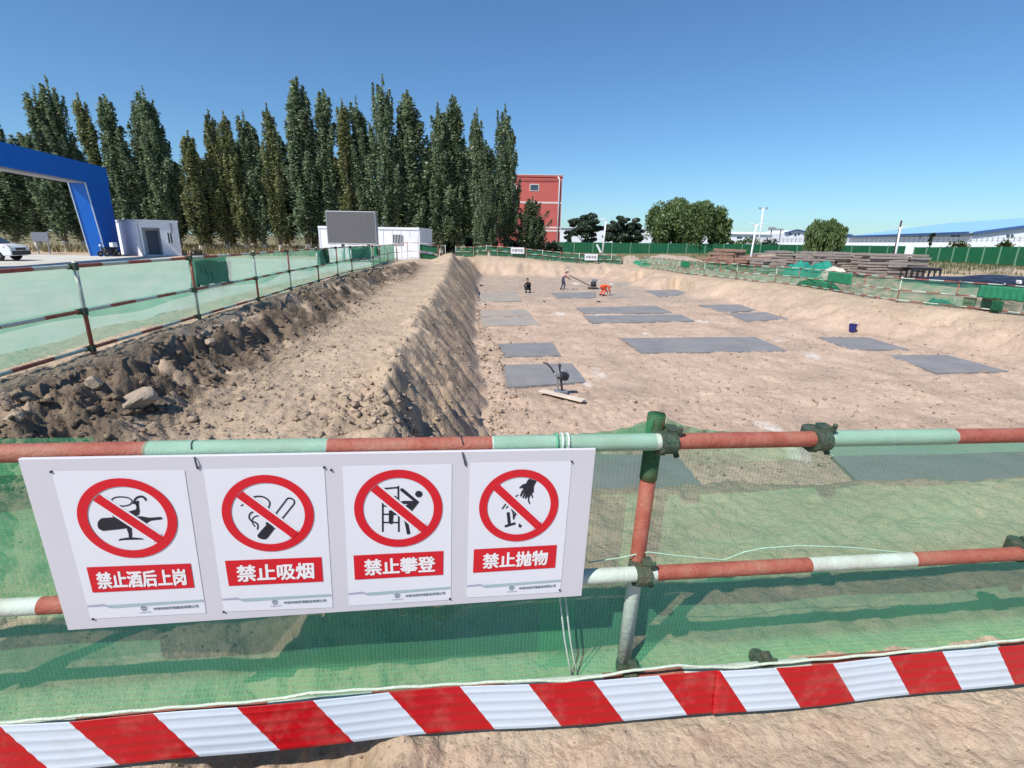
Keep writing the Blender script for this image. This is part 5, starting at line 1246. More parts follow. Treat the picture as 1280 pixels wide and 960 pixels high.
# ------------------------------------------------------------------ red building
def red_building():
    Y = 122.0; a = PY(610, 219.5, Y); b = PY(703.0, 219.5, Y); z = gz(b[0], Y) - .2; zt = b[2]; D2 = 26.0; h = zt - z
    A = np.array([a[0], Y, z]); B = np.array([b[0], Y, z]); up_ = np.array([0, 0, 1.0]); back = unit(np.array([0.05, 1, 0])); L = b[0] - a[0]; fa = np.array([1.0, 0, 0])
    root = empty('building', A); tag(root, 'three-storey red building with white bands behind the end of the poplar row', 'building')
    def q(name, x0, x1, z0, z1, y0, y1, m): return relocal(MB().poly([A + fa * x0 + up_ * z0 + back * y0, A + fa * x1 + up_ * z0 + back * y0, A + fa * x1 + up_ * z1 + back * y0, A + fa * x0 + up_ * z1 + back * y0], back * (y1 - y0)).build(name, M[m], fix=True), root)
    q('wall', 0, L, 0, h - .35, 0, D2, 'red_wall'); q('parapet', -.15, L + .15, h - .347, h, -.15, D2 + .1, 'red_wall')
    q('parapet_cap', -.2, L + .2, h + .003, h + .12, -.2, D2 + .15, 'band_white')
    for py in (253.5, 284.5, 288.5):
        zz = PY(690, py, Y)[2] - z; q('band', -.05, L + .05, zz - .18, zz + .18, -.06, 0.0, 'band_white')
    # windows: one in view, the others along the storeys, partly behind the poplars
    for (px, py, k) in ((668, 234.5, 1), (640, 234.5, 0), (620, 234.5, 0), (640, 268, 0), (668, 268, 0)):
        if k == 0 and px == 668: continue
        p = PY(px, py, Y); x = p[0] - A[0]; zz = p[2] - z
        f = q('window', x - 1.05, x + 1.05, zz - .75, zz + .75, -.08, -.002, 'band_white')
        o = MB().poly([A + fa * (x - .9) + up_ * (zz - .6) - back * .10, A + fa * (x + .9) + up_ * (zz - .6) - back * .10, A + fa * (x + .9) + up_ * (zz + .6) - back * .10, A + fa * (x - .9) + up_ * (zz + .6) - back * .10], back * .018).build('pane', M['glass'], fix=True); o.parent = f; o.matrix_parent_inverse = Matrix.Identity(4)
    p = PY(696.5, 300, Y); x = p[0] - A[0]
    relocal(MB().tube([A + fa * x - back * .25, A + fa * x - back * .25 + up_ * (h - .8), A + fa * (x - .4) - back * .25 + up_ * (h - .3)], .16, 8).build('downpipe', M['lamp_white'], smooth=True), root)
    relocal(MB().tube([A + fa * (x - .2) - back * .2 + up_ * (h - 1.0), A + fa * (x - 11) - back * .2 + up_ * (h - 1.1)], .06, 6).build('cable', M['black_steel']), root)
red_building()

# ------------------------------------------------------------------ green hoarding
def hoarding(label, pxa, pxb, npan, Ya, Yb, ptop_a, ptop_b, pb_a, pb_b):
    a, b = PY(pxa, pb_a, Ya), PY(pxb, pb_b, Yb); ta, tb = PY(pxa, ptop_a, Ya)[2], PY(pxb, ptop_b, Yb)[2]
    root = empty('hoarding', a); tag(root, label, 'hoarding')
    d = b - a; t = unit(d * np.array([1, 1, 0])); back = np.array([-t[1], t[0], 0])
    for k in range(npan):
        p, q = a + d * (k / npan), a + d * ((k + 1) / npan); z0, z1 = ta + (tb - ta) * k / npan, ta + (tb - ta) * (k + 1) / npan
        e = (q - p) * 0.015; mb = MB(); n = 12
        p1, q1 = p + e, q - e; gp = min(gz(p[0], p[1]), p[2]) - .1; gq = min(gz(q[0], q[1]), q[2]) - .1
        V = []
        for j in range(n + 1):
            w = p1 + (q1 - p1) * j / n; off = back * (0.04 * (j % 2)); V += [(w[0] + off[0], w[1] + off[1], gp + (gq - gp) * j / n), (w[0] + off[0], w[1] + off[1], z0 + (z1 - z0) * j / n)]
        mb.add(V, [(2 * j, 2 * j + 2, 2 * j + 3, 2 * j + 1) for j in range(n)])
        relocal(mb.build('panel', M['hoarding']), root)
        relocal(MB().box((p[0] - back[0] * .06, p[1] - back[1] * .06, (gp + z0 + .1) / 2), (.14, .1, z0 + .1 - gp), math.atan2(t[1], t[0])).build('post', M['hoarding_post']), root)
    return root
hoarding('dark green sheet hoarding below the red building and the big willows', 694, 1130, 19, 103, 106, 302.5, 307.5, 316.5, 320)
hoarding('dark green sheet hoarding on the weedy bank above the black tarpaulin', 1141, 1345, 10, 88, 66, 309, 308, 321.5, 322.5)

# ------------------------------------------------------------------ far sheds, wall, railing
def gable_shed():
    z = -0.3; Yc = 120.0; c = PY(1215, 291.5, Yc); far = PY(1062, 296.0, 196.0); e = c[2]
    A = np.array([c[0], Yc, z]); B = np.array([far[0], 196.0, z]); up_ = np.array([0, 0, 1.0]); h = e - z
    s = unit(B - A); g = np.array([s[1], -s[0], 0]);  g = g if g[0] > 0 else -g
    apx = PY(1352, 271, Yc - 3); Wh = 30.0; rise = PY(1300, 276.5, 118)[2] - e + 2.2
    root = empty('shed', A); tag(root, 'huge white factory shed with a pale blue roof, far right', 'shed')
    AG = A + g * 2 * Wh; BG = B + g * 2 * Wh; R0, R1 = A + g * Wh + up_ * (h + rise), B + g * Wh + up_ * (h + rise)
    def poly(name, pts, m, d): return relocal(MB().poly(pts, d).build(name, M[m], fix=True), root)
    poly('side_wall', [A, B, B + up_ * h, A + up_ * h], 'far_white', g * .3)
    poly('gable_wall', [A, AG, AG + up_ * h, R0, A + up_ * h], 'far_white', s * .3)
    poly('roof', [A + up_ * (h + .02) - g * .6 - s * .5, B + up_ * (h + .02) - g * .6, R1 + up_ * .02, R0 + up_ * .02 - s * .5], 'blue_roof', up_ * .2)
    poly('roof', [AG + up_ * (h + .02) + g * .6 - s * .5, BG + up_ * (h + .02) + g * .6, R1 + up_ * .02, R0 + up_ * .02 - s * .5], 'blue_roof', up_ * .2)
    relocal(MB().bar(A - g * .7 + up_ * h, B - g * .7 + up_ * h, .3, .7).build('gutter', M['blue_edge']), root)
    relocal(MB().bar(A + up_ * (h) - s * .6, R0 - s * .6, .25, .6).build('verge_trim', M['blue_edge']), root)
    def win(px0, px1, py0, py1, onside):
        w = []
        for px, py in ((px0, py1), (px1, py1), (px1, py0), (px0, py0)):
            q = ray(px, py); n = g if onside else s; o_ = A - n * (.05 if onside else .05); t = ((o_ - CAM) @ n) / (q @ n); w.append(CAM + q * t)
        poly('window', w, 'glass', -(g if onside else s) * .05)
    for x0, x1, y0, y1 in ((1149, 1152, 294.5, 299), (1189, 1193, 293.5, 297), (1195, 1199.5, 293.2, 297)): win(x0, x1, y0, y1, True)
    for x0, x1, y0, y1 in ((1258, 1262, 293, 297), (1263.5, 1267, 293, 297)): win(x0, x1, y0, y1, False)
gable_shed()
def low_shed(label, px0, px1, pyt, pye, Y, roof='far_white', wins=(), gable=False):
    a, b = PY(px0, pye, Y), PY(px1, pye, Y); t = PY(px0, pyt, Y)[2]; z = -0.6; A = np.array([a[0], Y, z]); B = np.array([b[0], Y, z]); e = (a[2] + b[2]) / 2
    root = empty('shed', A); tag(root, label, 'shed'); h = e - z; up_ = np.array([0, 0, 1.0]); bk = np.array([0, 1, 0.0]); fa = np.array([1.0, 0, 0]); L = b[0] - a[0]
    def poly(name, pts, m, d): return relocal(MB().poly(pts, d).build(name, M[m], fix=True), root)
    if gable:
        mid = A + fa * L * gable + up_ * (t - z)
        poly('wall', [A, B, B + up_ * h, mid, A + up_ * h], 'far_white', bk * 20)
        relocal(MB().bar(A + up_ * (h + .15) - bk * .2 - fa * .4, mid + up_ * .15 - bk * .2, 1.0, .35).build('roof', M['blue_edge']), root)
        relocal(MB().bar(B + up_ * (h + .15) - bk * .2 + fa * .4, mid + up_ * .15 - bk * .2, 1.0, .35).build('roof', M['blue_edge']), root)
    else:
        poly('wall', [A, B, B + up_ * h, A + up_ * h], 'far_white', bk * 14)
        poly('roof', [A + up_ * (h + .01) - bk * .6, B + up_ * (h + .01) - bk * .6, B + up_ * (t - z) + bk * 7, A + up_ * (t - z) + bk * 7], roof, up_ * .15)
        poly('roof', [A + up_ * (h + .01) + bk * 14.6, B + up_ * (h + .01) + bk * 14.6, B + up_ * (t - z) + bk * 7, A + up_ * (t - z) + bk * 7], roof, up_ * .15)
    for x0, x1, y0, y1 in wins:
        p, q = PY(x0, y1, Y - .1), PY(x1, y0, Y - .1); poly('window', [(p[0], Y - .1, p[2]), (q[0], Y - .1, p[2]), (q[0], Y - .1, q[2]), (p[0], Y - .1, q[2])], 'glass', (0, .09, 0))
low_shed('long low white shed right of the big willows', 903, 966, 289.5, 293, 190, wins=((921, 928, 296, 298), (931, 934, 296, 298), (937, 943, 296, 298)))
low_shed('long white shed behind the dark trees and hoarding near the lamp post', 700, 905, 284, 286.5, 235)
low_shed('white gabled shed with small windows left of the weeping willow', 982, 1015, 287.5, 292, 185, wins=((986, 989.5, 291.2, 293.8), (993, 996, 292, 295), (997, 1000, 291, 294)), gable=0.4)
low_shed('low white shed with a dark blue roof edge behind the weeping willow', 1012, 1066, 290, 293.5, 200, roof='blue_edge')
def boundary_wall():
    Y = 128.0; a, b = PY(930, 306.5, Y), PY(1345, 306.5, Y - 25); ta, tb = PY(930, 303.5, Y)[2], PY(1345, 302.5, Y - 25)[2]
    root = empty('boundary_wall', a); tag(root, 'long low white boundary wall with a thin railing in front of the sheds', 'wall')
    g0 = np.array([a[0], a[1], -1.0]); g1 = np.array([b[0], b[1], -1.0])
    relocal(MB().poly([g0, g1, (b[0], b[1], tb), (a[0], a[1], ta)], (0, .3, 0)).build('wall', M['far_white'], fix=True), root)
    mb = MB(); n = 70
    for k in range(n + 1):
        p = a + (b - a) * k / n; z = ta + (tb - ta) * k / n; mb.box((p[0], p[1] + .15, z + .5), (.1, .1, 1.0))
    for dz in (.35, .7, 1.0):
        mb.bar((a[0], a[1] + .15, ta + dz), (b[0], b[1] + .15, tb + dz), .06, .06)
    o = relocal(mb.build('railing', M['far_grey']), root); o['kind'] = 'stuff'
boundary_wall()
def gantry():
    Y = 170; a = PY(961, 286.5, Y); b = PY(979, 286.8, Y); root = empty('gantry', (a[0], Y, -.6)); tag(root, 'thin grey steel gantry above the distant sheds', 'gantry')
    for p in (a + (b - a) * .2, a + (b - a) * .85): relocal(MB().bar((p[0], Y, -.6), (p[0], Y, p[2]), .3, .3).build('leg', M['far_grey']), root)
    relocal(MB().bar(a, b, .5, .5).build('beam', M['far_grey']), root); relocal(MB().box(a + (b - a) * .2 + np.array([0, 0, .2]), (1.8, 1, .9)).build('trolley', M['far_grey']), root)
gantry()

# ------------------------------------------------------------------ lamp posts and poles
def lamp(label, pxt, pyt, pxb, pyb, Y, r, kind):
    t = PY(pxt, pyt, Y); bq_ = PY(pxb, pyb, Y); z = gz(bq_[0], Y); b = np.array([bq_[0], Y, min(z, bq_[2])])
    root = empty('lamp_post', b); tag(root, label, 'lamp post')
    h = t[2] - b[2]; x = t[0] - b[0]
    relocal(MB().tube([b - np.array([0, 0, .2]), b + np.array([x * .5, 0, h * .5]), t], [r * 1.3, r, r * .8], 8).build('pole', M['lamp_white'], smooth=True), root)
    s = h / 8.0
    if kind == 'arm':
        relocal(MB().tube([t, t + np.array([-.35 * s, 0, .30 * s]), t + np.array([-1.1 * s, 0, .35 * s])], r * .6, 6).build('arm', M['lamp_white'], smooth=True), root)
        relocal(MB().box(t + np.array([-1.5 * s, 0, .33 * s]), (.9 * s, .3 * s, .14 * s)).build('lamp_head', M['lamp_white'], bevel=.02), root)
    elif kind == 'twin':
        for sg in (-1, 1):
            relocal(MB().tube([t, t + np.array([sg * .45 * s, 0, .1 * s])], r * .6, 6).build('arm', M['lamp_white']), root)
            relocal(MB().box(t + np.array([sg * .62 * s, 0, .1 * s]), (.42 * s, .3 * s, .35 * s)).build('lamp_head', M['far_grey'], bevel=.02), root)
    elif kind == 'fork':
        for sg in (-1, 1):
            relocal(MB().tube([t - np.array([0, 0, .5 * s]), t + np.array([sg * .4 * s, 0, .05 * s]), t + np.array([sg * .9 * s, 0, .15 * s])], r * .6, 6).build('arm', M['lamp_white']), root)
            relocal(MB().box(t + np.array([sg * 1.0 * s, 0, .16 * s]), (.5 * s, .25 * s, .12 * s)).build('lamp_head', M['lamp_white'], bevel=.01), root)
lamp('white lamp post with one arm standing before the green hoarding', 757.5, 276, 753, 316, 92, .15, 'arm')
lamp('tall thin white lamp post with two dark floodlights behind the willows', 954, 261, 949, 302, 150, .2, 'twin')
lamp('white lamp post with a forked top leaning before the brown timber stack', 945.5, 281, 936.5, 331, 45, .075, 'fork')
lamp('short white lamp post beside the dark leaning pole above the plank stack', 1125.5, 284, 1120.5, 315, 70, .12, 'fork')
t, b = PY(1127, 275.5, 72), PY(1119, 311, 72); b[2] = min(b[2], gz(b[0], 72)); 
o = MB().tube([b - (t - b) * .05, t], [.16, .11], 8).build('utility_pole', M['trunk_dark'], smooth=True); tag(o, 'dark leaning wooden pole right beside the short white lamp post', 'pole')
p = PY(748.5, 311, 88); o = MB().poly([PY(745, 306, 88), PY(747, 305, 88), PY(752, 315, 88), PY(750, 316.5, 88)], (0, .12, 0)).build('leaning_board', M['lamp_white'], fix=True); tag(o, 'pale leaning board by the foot of the lamp post', 'board')

# ------------------------------------------------------------------ timber stacks
def stack(label, pxa, pxb, pyt, pyb, Y, m, seed, rows, cols, depth=3.0, yaw=0.0, jitter=0.12, taper=0.0):
    a, b = PY(pxa, pyb, Y), PY(pxb, pyb, Y); zt = PY((pxa + pxb) / 2, pyt, Y)[2]; g = min(gz(a[0], Y), gz(b[0], Y)); root = empty('timber_stack', ((a[0] + b[0]) / 2, Y, g), yaw); tag(root, label, 'timber stack', 'timber stacks beyond the right guardrail')
    r = random.Random(seed); L = b[0] - a[0]; h = (zt - g) / rows
    meshes = []
    for v in range(3):
        mb = MB(); mb.box((0, 0, 0), (1, 1, 1)); o = mb.build('plank', M[m] if v else M[m]); meshes.append(o.data); bpy.data.objects.remove(o)
    for i in range(rows):
        sh = taper * L * (i / rows)
        for j in range(cols):
            w = (L - sh) / cols; 
            if i == rows - 1 and r.random() < .3: continue
            for layer in range(2 if i < rows - 1 else 3):
                o = bpy.data.objects.new('plank', meshes[r.randrange(3)]); COL.objects.link(o); o.parent = root
                o.location = (-L / 2 + sh * .5 + (j + .5) * w + r.uniform(-.25, .25) * w * jitter * 3, layer * depth / 3 - depth / 3 + r.uniform(-.4, .1) * jitter * 3, (i + .5) * h)
                o.scale = (w * r.uniform(.88, 1.06), depth / 3 * r.uniform(.8, 1), h * r.uniform(.62, .93)); o.rotation_euler = (r.gauss(0, .012), r.gauss(0, jitter * .16), r.gauss(0, jitter * .35))
    return root
stack('brown heap of short timber at the left end of the stacks', 872, 930, 322, 336.5, 49, 'timber_brown', 1, 5, 4, jitter=.3, taper=.2)
stack('brown timber stack with the highest top, in front of the willow hoarding', 884, 922, 311, 325, 52, 'timber_brown', 2, 6, 3, jitter=.22)
stack('low brown timber stack around the forked lamp post', 912, 968, 320, 338, 46, 'timber_brown', 3, 7, 4, jitter=.25)
stack('pale brown block stack beside the teal heap', 940, 968, 323, 338, 43, 'timber_grey', 4, 5, 3, jitter=.18)
stack('grey plank stack behind the teal heap, left part of the long grey row', 940, 1022, 313.5, 333, 50, 'timber_grey', 5, 8, 4, jitter=.12)
stack('grey plank stack with sagging layers in the middle of the long grey row', 1008, 1064, 314.5, 345, 42, 'timber_grey', 6, 10, 3, jitter=.2)
stack('grey plank stack, tidiest and last of the long grey row', 1064, 1137, 316.5, 348, 40, 'timber_grey', 7, 9, 3, jitter=.08)
for k in range(4):
    p = PY(972 + k * 3, 337, 41); p[2] = gz(p[0], 41)
o = MB().bar(PY(948, 320, 42.5), PY(968, 319, 42.5), .3, .12).build('board', M['timber_pale']); tag(o, 'pale loose board lying on the pale brown block stack', 'board')

def heap(name, label, cat, px0, px1, pyt, pyb, Y, m, seed, deep=1.2, seg=40):
    a, b = PY(px0, pyb, Y), PY(px1, pyb, Y); zt = PY((px0 + px1) / 2, pyt, Y)[2]; z = gz(a[0], Y) - .05; L = b[0] - a[0]; h = zt - z; V = []; nx_, ny_ = seg, 18
    for i in range(nx_ + 1):
        for j in range(ny_ + 1):
            u, v = i / nx_ * 2 - 1, j / ny_ * 2 - 1
            e = max(0, 1 - abs(u) ** 2.4) ** .6 * max(0, 1 - abs(v) ** 2.6) ** .6
            w = 1 + .28 * float(fbm(np.array([u * 2.2 + seed]), np.array([v * 1.6]), seed, 4)[0])
            V.append(((a[0] + b[0]) / 2 + u * L / 2, Y + v * deep, z + max(0, h * e * w * .85)))
    Fc = [(i * (ny_ + 1) + j, (i + 1) * (ny_ + 1) + j, (i + 1) * (ny_ + 1) + j + 1, i * (ny_ + 1) + j + 1) for i in range(nx_) for j in range(ny_)]
    o = MB().add(V, Fc).build(name, M[m], smooth=True); return tag(o, label, cat)
heap('tarpaulin_heap', 'teal green netting heap in front of the grey plank stack, left mound', 'net heap', 984, 1018, 325, 338, 39, 'teal_cloth', 3)
heap('tarpaulin_heap', 'teal green netting heap in front of the grey plank stack, right mound', 'net heap', 1014, 1040, 324, 339, 38, 'teal_cloth', 5)
heap('soil_heap', 'pale sand heap at the foot of the plank stack beside the teal netting', 'sand heap', 1032, 1055, 333, 342, 36, 'plank_raw', 8)
heap('black_tarpaulin', 'long low black tarpaulin sheet spread below the weedy bank', 'tarpaulin', 1150, 1330, 343.5, 356, 34, 'tarp_black', 11, 3.0, 60)
for (x0, x1, hh, m_, sd2, lb) in ((1140, 1172, .28, 'teal_cloth', 14, 'grey green crumpled net lying low behind the right guardrail'), (985, 1030, .5, 'green_cloth', 15, 'crumpled green net behind the right guardrail below the teal heap')):
    pa, pb = rfat(x0), rfat(x1); pm = (pa + pb) / 2 + np.array([.75, 0, 0]); L = np.linalg.norm(pb - pa); V = []; g = gz(pm[0], pm[1]); t = unit(pb - pa); sdv = np.array([-t[1], t[0], 0])
    for i in range(31):
        for j in range(13):
            u, v = i / 15 - 1, j / 6 - 1; e = max(0, 1 - abs(u) ** 2.4) ** .6 * max(0, 1 - abs(v) ** 2.6) ** .6
            p = pm + t * u * L / 2 + sdv * v * .35; V.append((p[0], p[1], gz(p[0], p[1]) - .05 + hh * e * (1 + .5 * float(fbm(np.array([u * 2.2 + sd2]), np.array([v * 1.6]), sd2, 4)[0]))))
    o = MB().add(V, [(i * 13 + j, (i + 1) * 13 + j, (i + 1) * 13 + j + 1, i * 13 + j + 1) for i in range(30) for j in range(12)]).build('net_remnant', M[m_], smooth=True); tag(o, lb, 'net heap')
heap('net_remnant', 'green net heap at the far start of the right guardrail', 'net heap', 790, 812, 324, 333, 53, 'green_cloth_hi', 16, .8)
heap('soil_heap', 'brown earth heap behind the far start of the right guardrail', 'earth heap', 775, 800, 318, 328, 58, 'rock', 18, 1.5)
heap('soil_heap', 'long low earth heap below the willow hoarding', 'earth heap', 800, 880, 318, 329, 62, 'rock', 19, 2)
def rack():
    Y = 37; a, b = PY(1138, 347, Y), PY(1174, 347, Y); z = gz(a[0], Y); zt = PY(1150, 337, Y)[2]; root = empty('steel_rack', ((a[0] + b[0]) / 2, Y, z)); tag(root, 'black steel rack at the end of the plank stack by the tarpaulin', 'rack')
    for k in range(6):
        x = a[0] + (b[0] - a[0]) * k / 5
        for y in (0, 1.0): relocal(MB().bar((x, Y + y, z - .05), (x, Y + y, zt), .08, .08).build('leg', M['black_steel']), root)
    for y in (0, 1.0): relocal(MB().bar((a[0], Y + y, zt), (b[0], Y + y, zt), .12, .15).build('beam', M['black_steel']), root)
    relocal(MB().box(((a[0] + b[0]) / 2, Y + .5, zt + .10), (b[0] - a[0], 1.1, .04)).build('deck', M['black_steel']), root)
rack()
o = MB().poly([PY(1275.5, 350.5, 30), PY(1278, 350.5, 30), PY(1278, 355, 30), PY(1275.5, 355, 30)], (0, .3, 0)).build('white_sack', M['lamp_white'], fix=True, bevel=.04); tag(o, 'small white sack standing at the edge of the black tarpaulin', 'sack')
o.location.z = 0

# ------------------------------------------------------------------ things in the pit
def tamper():
    b = PZ(699, 489.5, FLOOR + .13); Y = b[1]; root = empty('tamping_machine', b); tag(root, 'small tamping machine on two legs with a dark motor and a long handle', 'machine')
    def q(px, py, dy=0): return PY(px, py, Y + dy)
    def part(mb, name, m, **k): return relocal(mb.build(name, M[m], **k), root)
    part(MB().box(q(701, 489.3) , (.30, .2, .045)), 'foot_plate', 'steel', bevel=.008)
    part(MB().tube([q(697.5, 488), q(697, 470)], .022, 8), 'leg', 'steel'); part(MB().tube([q(702.5, 488), q(701, 470)], .026, 8), 'leg', 'black_steel')
    part(MB().box(q(697, 468), (.12, .12, .10)), 'gearbox', 'steel', bevel=.012); part(MB().box(q(700.5, 466.5, .05), (.10, .12, .07)), 'bracket', 'lamp_white', bevel=.01)
    c = q(704.5, 470.5); part(MB().tube([c + np.array([-.09, -.05, .04]), c + np.array([.07, .05, -.02])], [.095, .10], 14), 'motor', 'black_steel', bevel=.01)
    part(MB().tube([c + np.array([.068, .05, -.02]), c + np.array([.082, .05, -.022])], .065, 14), 'motor_cover', 'steel')
    part(MB().tube([c + np.array([.10 * math.cos(a), .0, .02 + .12 * math.sin(a)]) for a in np.linspace(-.6, 2.2, 12)], .010, 6), 'guard_hoop', 'steel')
    part(MB().tube([q(693, 466.5), q(689, 460), q(684, 454.5), q(679, 453)], .018, 7), 'handle', 'black_steel', smooth=True)
    part(MB().tube([q(699.7, 468), q(699.7, 457)], .020, 7), 'lever', 'black_steel'); part(MB().box(q(699.7, 457), (.06, .06, .06)), 'lever_knob', 'black_steel', bevel=.01)
    part(MB().tube([q(693, 467), q(699, 467)], .022, 7), 'crossbar', 'lamp_white')
tamper()
a, b = PZ(676, 488, FLOOR + .12), PZ(730, 501, FLOOR + .12)
mbp = MB().bar(a, b, .19, .035); o = mbp.build('scaffold_plank', M['plank_raw'], bevel=.006); tag(o, 'pale warped wooden plank lying under the tamping machine', 'plank')

def skin_person(name, joints, edges, radii, m, parent):
    me = bpy.data.meshes.new(name); me.from_pydata(joints, edges, []); o = bpy.data.objects.new(name, me); link(o, parent); me.materials.append(m)
    s = o.modifiers.new('skin', 'SKIN'); s.use_smooth_shade = True; s.branch_smoothing = .4
    for v, r_ in zip(me.skin_vertices[0].data, radii): v.radius = (r_, r_) if not isinstance(r_, tuple) else r_
    me.skin_vertices[0].data[0].use_root = True
    sub = o.modifiers.new('sub', 'SUBSURF'); sub.levels = 2; sub.render_levels = 2; return o
def head(parent, c, r, facing, helmet, hair=True):
    bm = bmesh.new(); bmesh.ops.create_uvsphere(bm, u_segments=16, v_segments=12, radius=1)
    f = Vector(facing).normalized(); q = f.to_track_quat('Y', 'Z').to_matrix()
    for v in bm.verts:
        p = v.co.copy(); p.x *= .78; p.y *= .92; p.z *= 1.12
        if p.y > .6 and abs(p.x) < .18 and -.35 < p.z < .1: p.y += .16
        if p.z < -.4: p.x *= .82
        v.co = q @ (p * r) + Vector(c)
    me = bpy.data.meshes.new('head'); bm.to_mesh(me); bm.free(); me.materials.append(M['skin']); me.polygons.foreach_set('use_smooth', [True] * len(me.polygons))
    h = bpy.data.objects.new('head', me); link(h, parent)
    mb = MB()
    for sx in (-.3, .3): mb.box(Vector(c) + q @ Vector((sx * r, .86 * r, .12 * r)), (.12 * r, .12 * r, .09 * r))
    mb.box(Vector(c) + q @ Vector((0, .88 * r, -.48 * r)), (.36 * r, .1 * r, .07 * r)); mb.build('face_features', M['hair'], parent)
    bm = bmesh.new(); bmesh.ops.create_uvsphere(bm, u_segments=18, v_segments=10, radius=1.22 * r); bmesh.ops.delete(bm, geom=[v for v in bm.verts if v.co.z < .05 * r], context='VERTS')
    for v in bm.verts: v.co = q @ Vector((v.co.x * .86, v.co.y * 1.02, v.co.z * .95 + .22 * r)) + Vector(c)
    me = bpy.data.meshes.new('helmet'); bm.to_mesh(me); bm.free(); me.materials.append(M[helmet]); me.polygons.foreach_set('use_smooth', [True] * len(me.polygons))
    ho = bpy.data.objects.new('helmet' if helmet.startswith('helmet') else 'hair', me); link(ho, parent); so_ = ho.modifiers.new('t', 'SOLIDIFY'); so_.thickness = .012
def hands(parent, at, d, m='skin'):
    """palm and five fingers as short tapered chains"""
    for c, s in at:
        d_ = Vector(d).normalized(); sx = d_.cross(Vector((0, 0, 1))).normalized(); mb = MB(); c = Vector(c)
        mb.tube([c - d_ * .05, c, c + d_ * .05], [.026, .036, .032], 8)
        for k, l in enumerate((.062, .075, .08, .07)):
            p = c + d_ * .045 + sx * (k - 1.5) * .019; mb.tube([p, p + d_ * l * .55 - Vector((0, 0, .012)), p + d_ * l * .85 - Vector((0, 0, .035))], [.0095, .009, .007], 6)
        p = c + sx * .035 * s; mb.tube([p, p + sx * .025 * s + d_ * .02, p + sx * .03 * s + d_ * .055], [.012, .011, .008], 6)
        mb.build('hand', M[m], parent, smooth=True)
def worker(name_label, px, py, pose, yaw, body, shirt, helmet, hgt=1.0):
    p = PG(px, py); p[2] = float(zdetail([p[0]], [p[1]])[0]); root = empty('person', p, yaw); root.scale = (hgt,) * 3; tag(root, name_label, 'person')
    J = pose
    names = ['pelvis', 'chest', 'neck', 'shL', 'elL', 'wrL', 'shR', 'elR', 'wrR', 'hiL', 'knL', 'anL', 'hiR', 'knR', 'anR', 'toL', 'toR']
    j = [J[n] for n in names]
    E_ = [(0, 1), (1, 2), (1, 3), (3, 4), (4, 5), (1, 6), (6, 7), (7, 8), (0, 9), (9, 10), (10, 11), (11, 15), (0, 12), (12, 13), (13, 14), (14, 16)]
    Rd = [(.15, .115), (.165, .12), .06, .075, .052, .038, .075, .052, .038, .105, .072, .05, .105, .072, .05, .045, .045]
    o = skin_person('body', j, E_, Rd, M[body], root)
    if shirt:
        skin_person('jacket', [tuple(Vector(J['pelvis']) * .7 + Vector(J['chest']) * .3), J['chest'], J['shL'], J['elL'], tuple(Vector(J['elL']) * .2 + Vector(J['wrL']) * .8), J['shR'], J['elR'], tuple(Vector(J['elR']) * .2 + Vector(J['wrR']) * .8)], [(0, 1), (1, 2), (2, 3), (3, 4), (1, 5), (5, 6), (6, 7)], [(.175, .135), (.185, .14), .09, .066, .05, .09, .066, .05], M[shirt], root)
    f = Vector(J['face']); hc = Vector(J['neck']) + (Vector(J['neck']) - Vector(J['chest'])).normalized() * .14 + f * .03
    head(root, hc, .115, f, helmet)
    hands(root, ((J['wrL'], 1), (J['wrR'], -1)), J.get('hand', (0, .3, -1)))
    mb = MB()
    for a, t in (('anL', 'toL'), ('anR', 'toR')):
        A_, T_ = Vector(J[a]), Vector(J[t]); mb2 = MB(); mb2.tube([A_ - (T_ - A_) * .35 + Vector((0, 0, -.02)), A_ + Vector((0, 0, -.02)), T_, T_ + (T_ - A_) * .3], [.05, .06, .055, .035], 8); mb2.build('shoe', M['black_steel'], root, smooth=True)
    return root
squat = dict(pelvis=(0, 0, .30), chest=(0, .18, .66), neck=(0, .26, .84), shL=(-.18, .20, .74), elL=(-.25, .34, .52), wrL=(-.14, .50, .36), shR=(.18, .20, .74), elR=(.25, .34, .52), wrR=(.14, .50, .36), hiL=(-.11, .03, .30), knL=(-.20, .40, .50), anL=(-.16, .12, .08), hiR=(.11, .03, .30), knR=(.20, .40, .50), anR=(.16, .12, .08), toL=(-.17, .28, .05), toR=(.17, .28, .05), face=(0, 1, -.2))
stand = dict(pelvis=(0, 0, .86), chest=(0, .16, 1.22), neck=(0, .26, 1.40), shL=(-.19, .18, 1.30), elL=(-.26, .36, 1.05), wrL=(-.16, .58, .92), shR=(.19, .18, 1.30), elR=(.26, .34, 1.05), wrR=(.16, .58, .90), hiL=(-.10, 0, .84), knL=(-.13, .06, .45), anL=(-.14, -.10, .08), hiR=(.10, 0, .84), knR=(.13, .14, .46), anR=(.13, .10, .08), toL=(-.15, .06, .04), toR=(.14, .26, .04), face=(0, 1, -.5))
bend = dict(pelvis=(0, -.05, .72), chest=(0, .38, .78), neck=(0, .56, .74), shL=(-.19, .42, .72), elL=(-.24, .50, .44), wrL=(-.14, .62, .24), shR=(.19, .42, .72), elR=(.24, .50, .44), wrR=(.14, .66, .22), hiL=(-.10, -.04, .70), knL=(-.14, .16, .40), anL=(-.15, -.04, .08), hiR=(.10, -.04, .70), knR=(.14, .20, .40), anR=(.15, .02, .08), toL=(-.16, .12, .04), toR=(.16, .18, .04), face=(0, .6, -.8))
worker('worker in black squatting alone on the pit floor', 661, 367, squat, R(20), 'black_cloth', None, 'hair', 0.86)
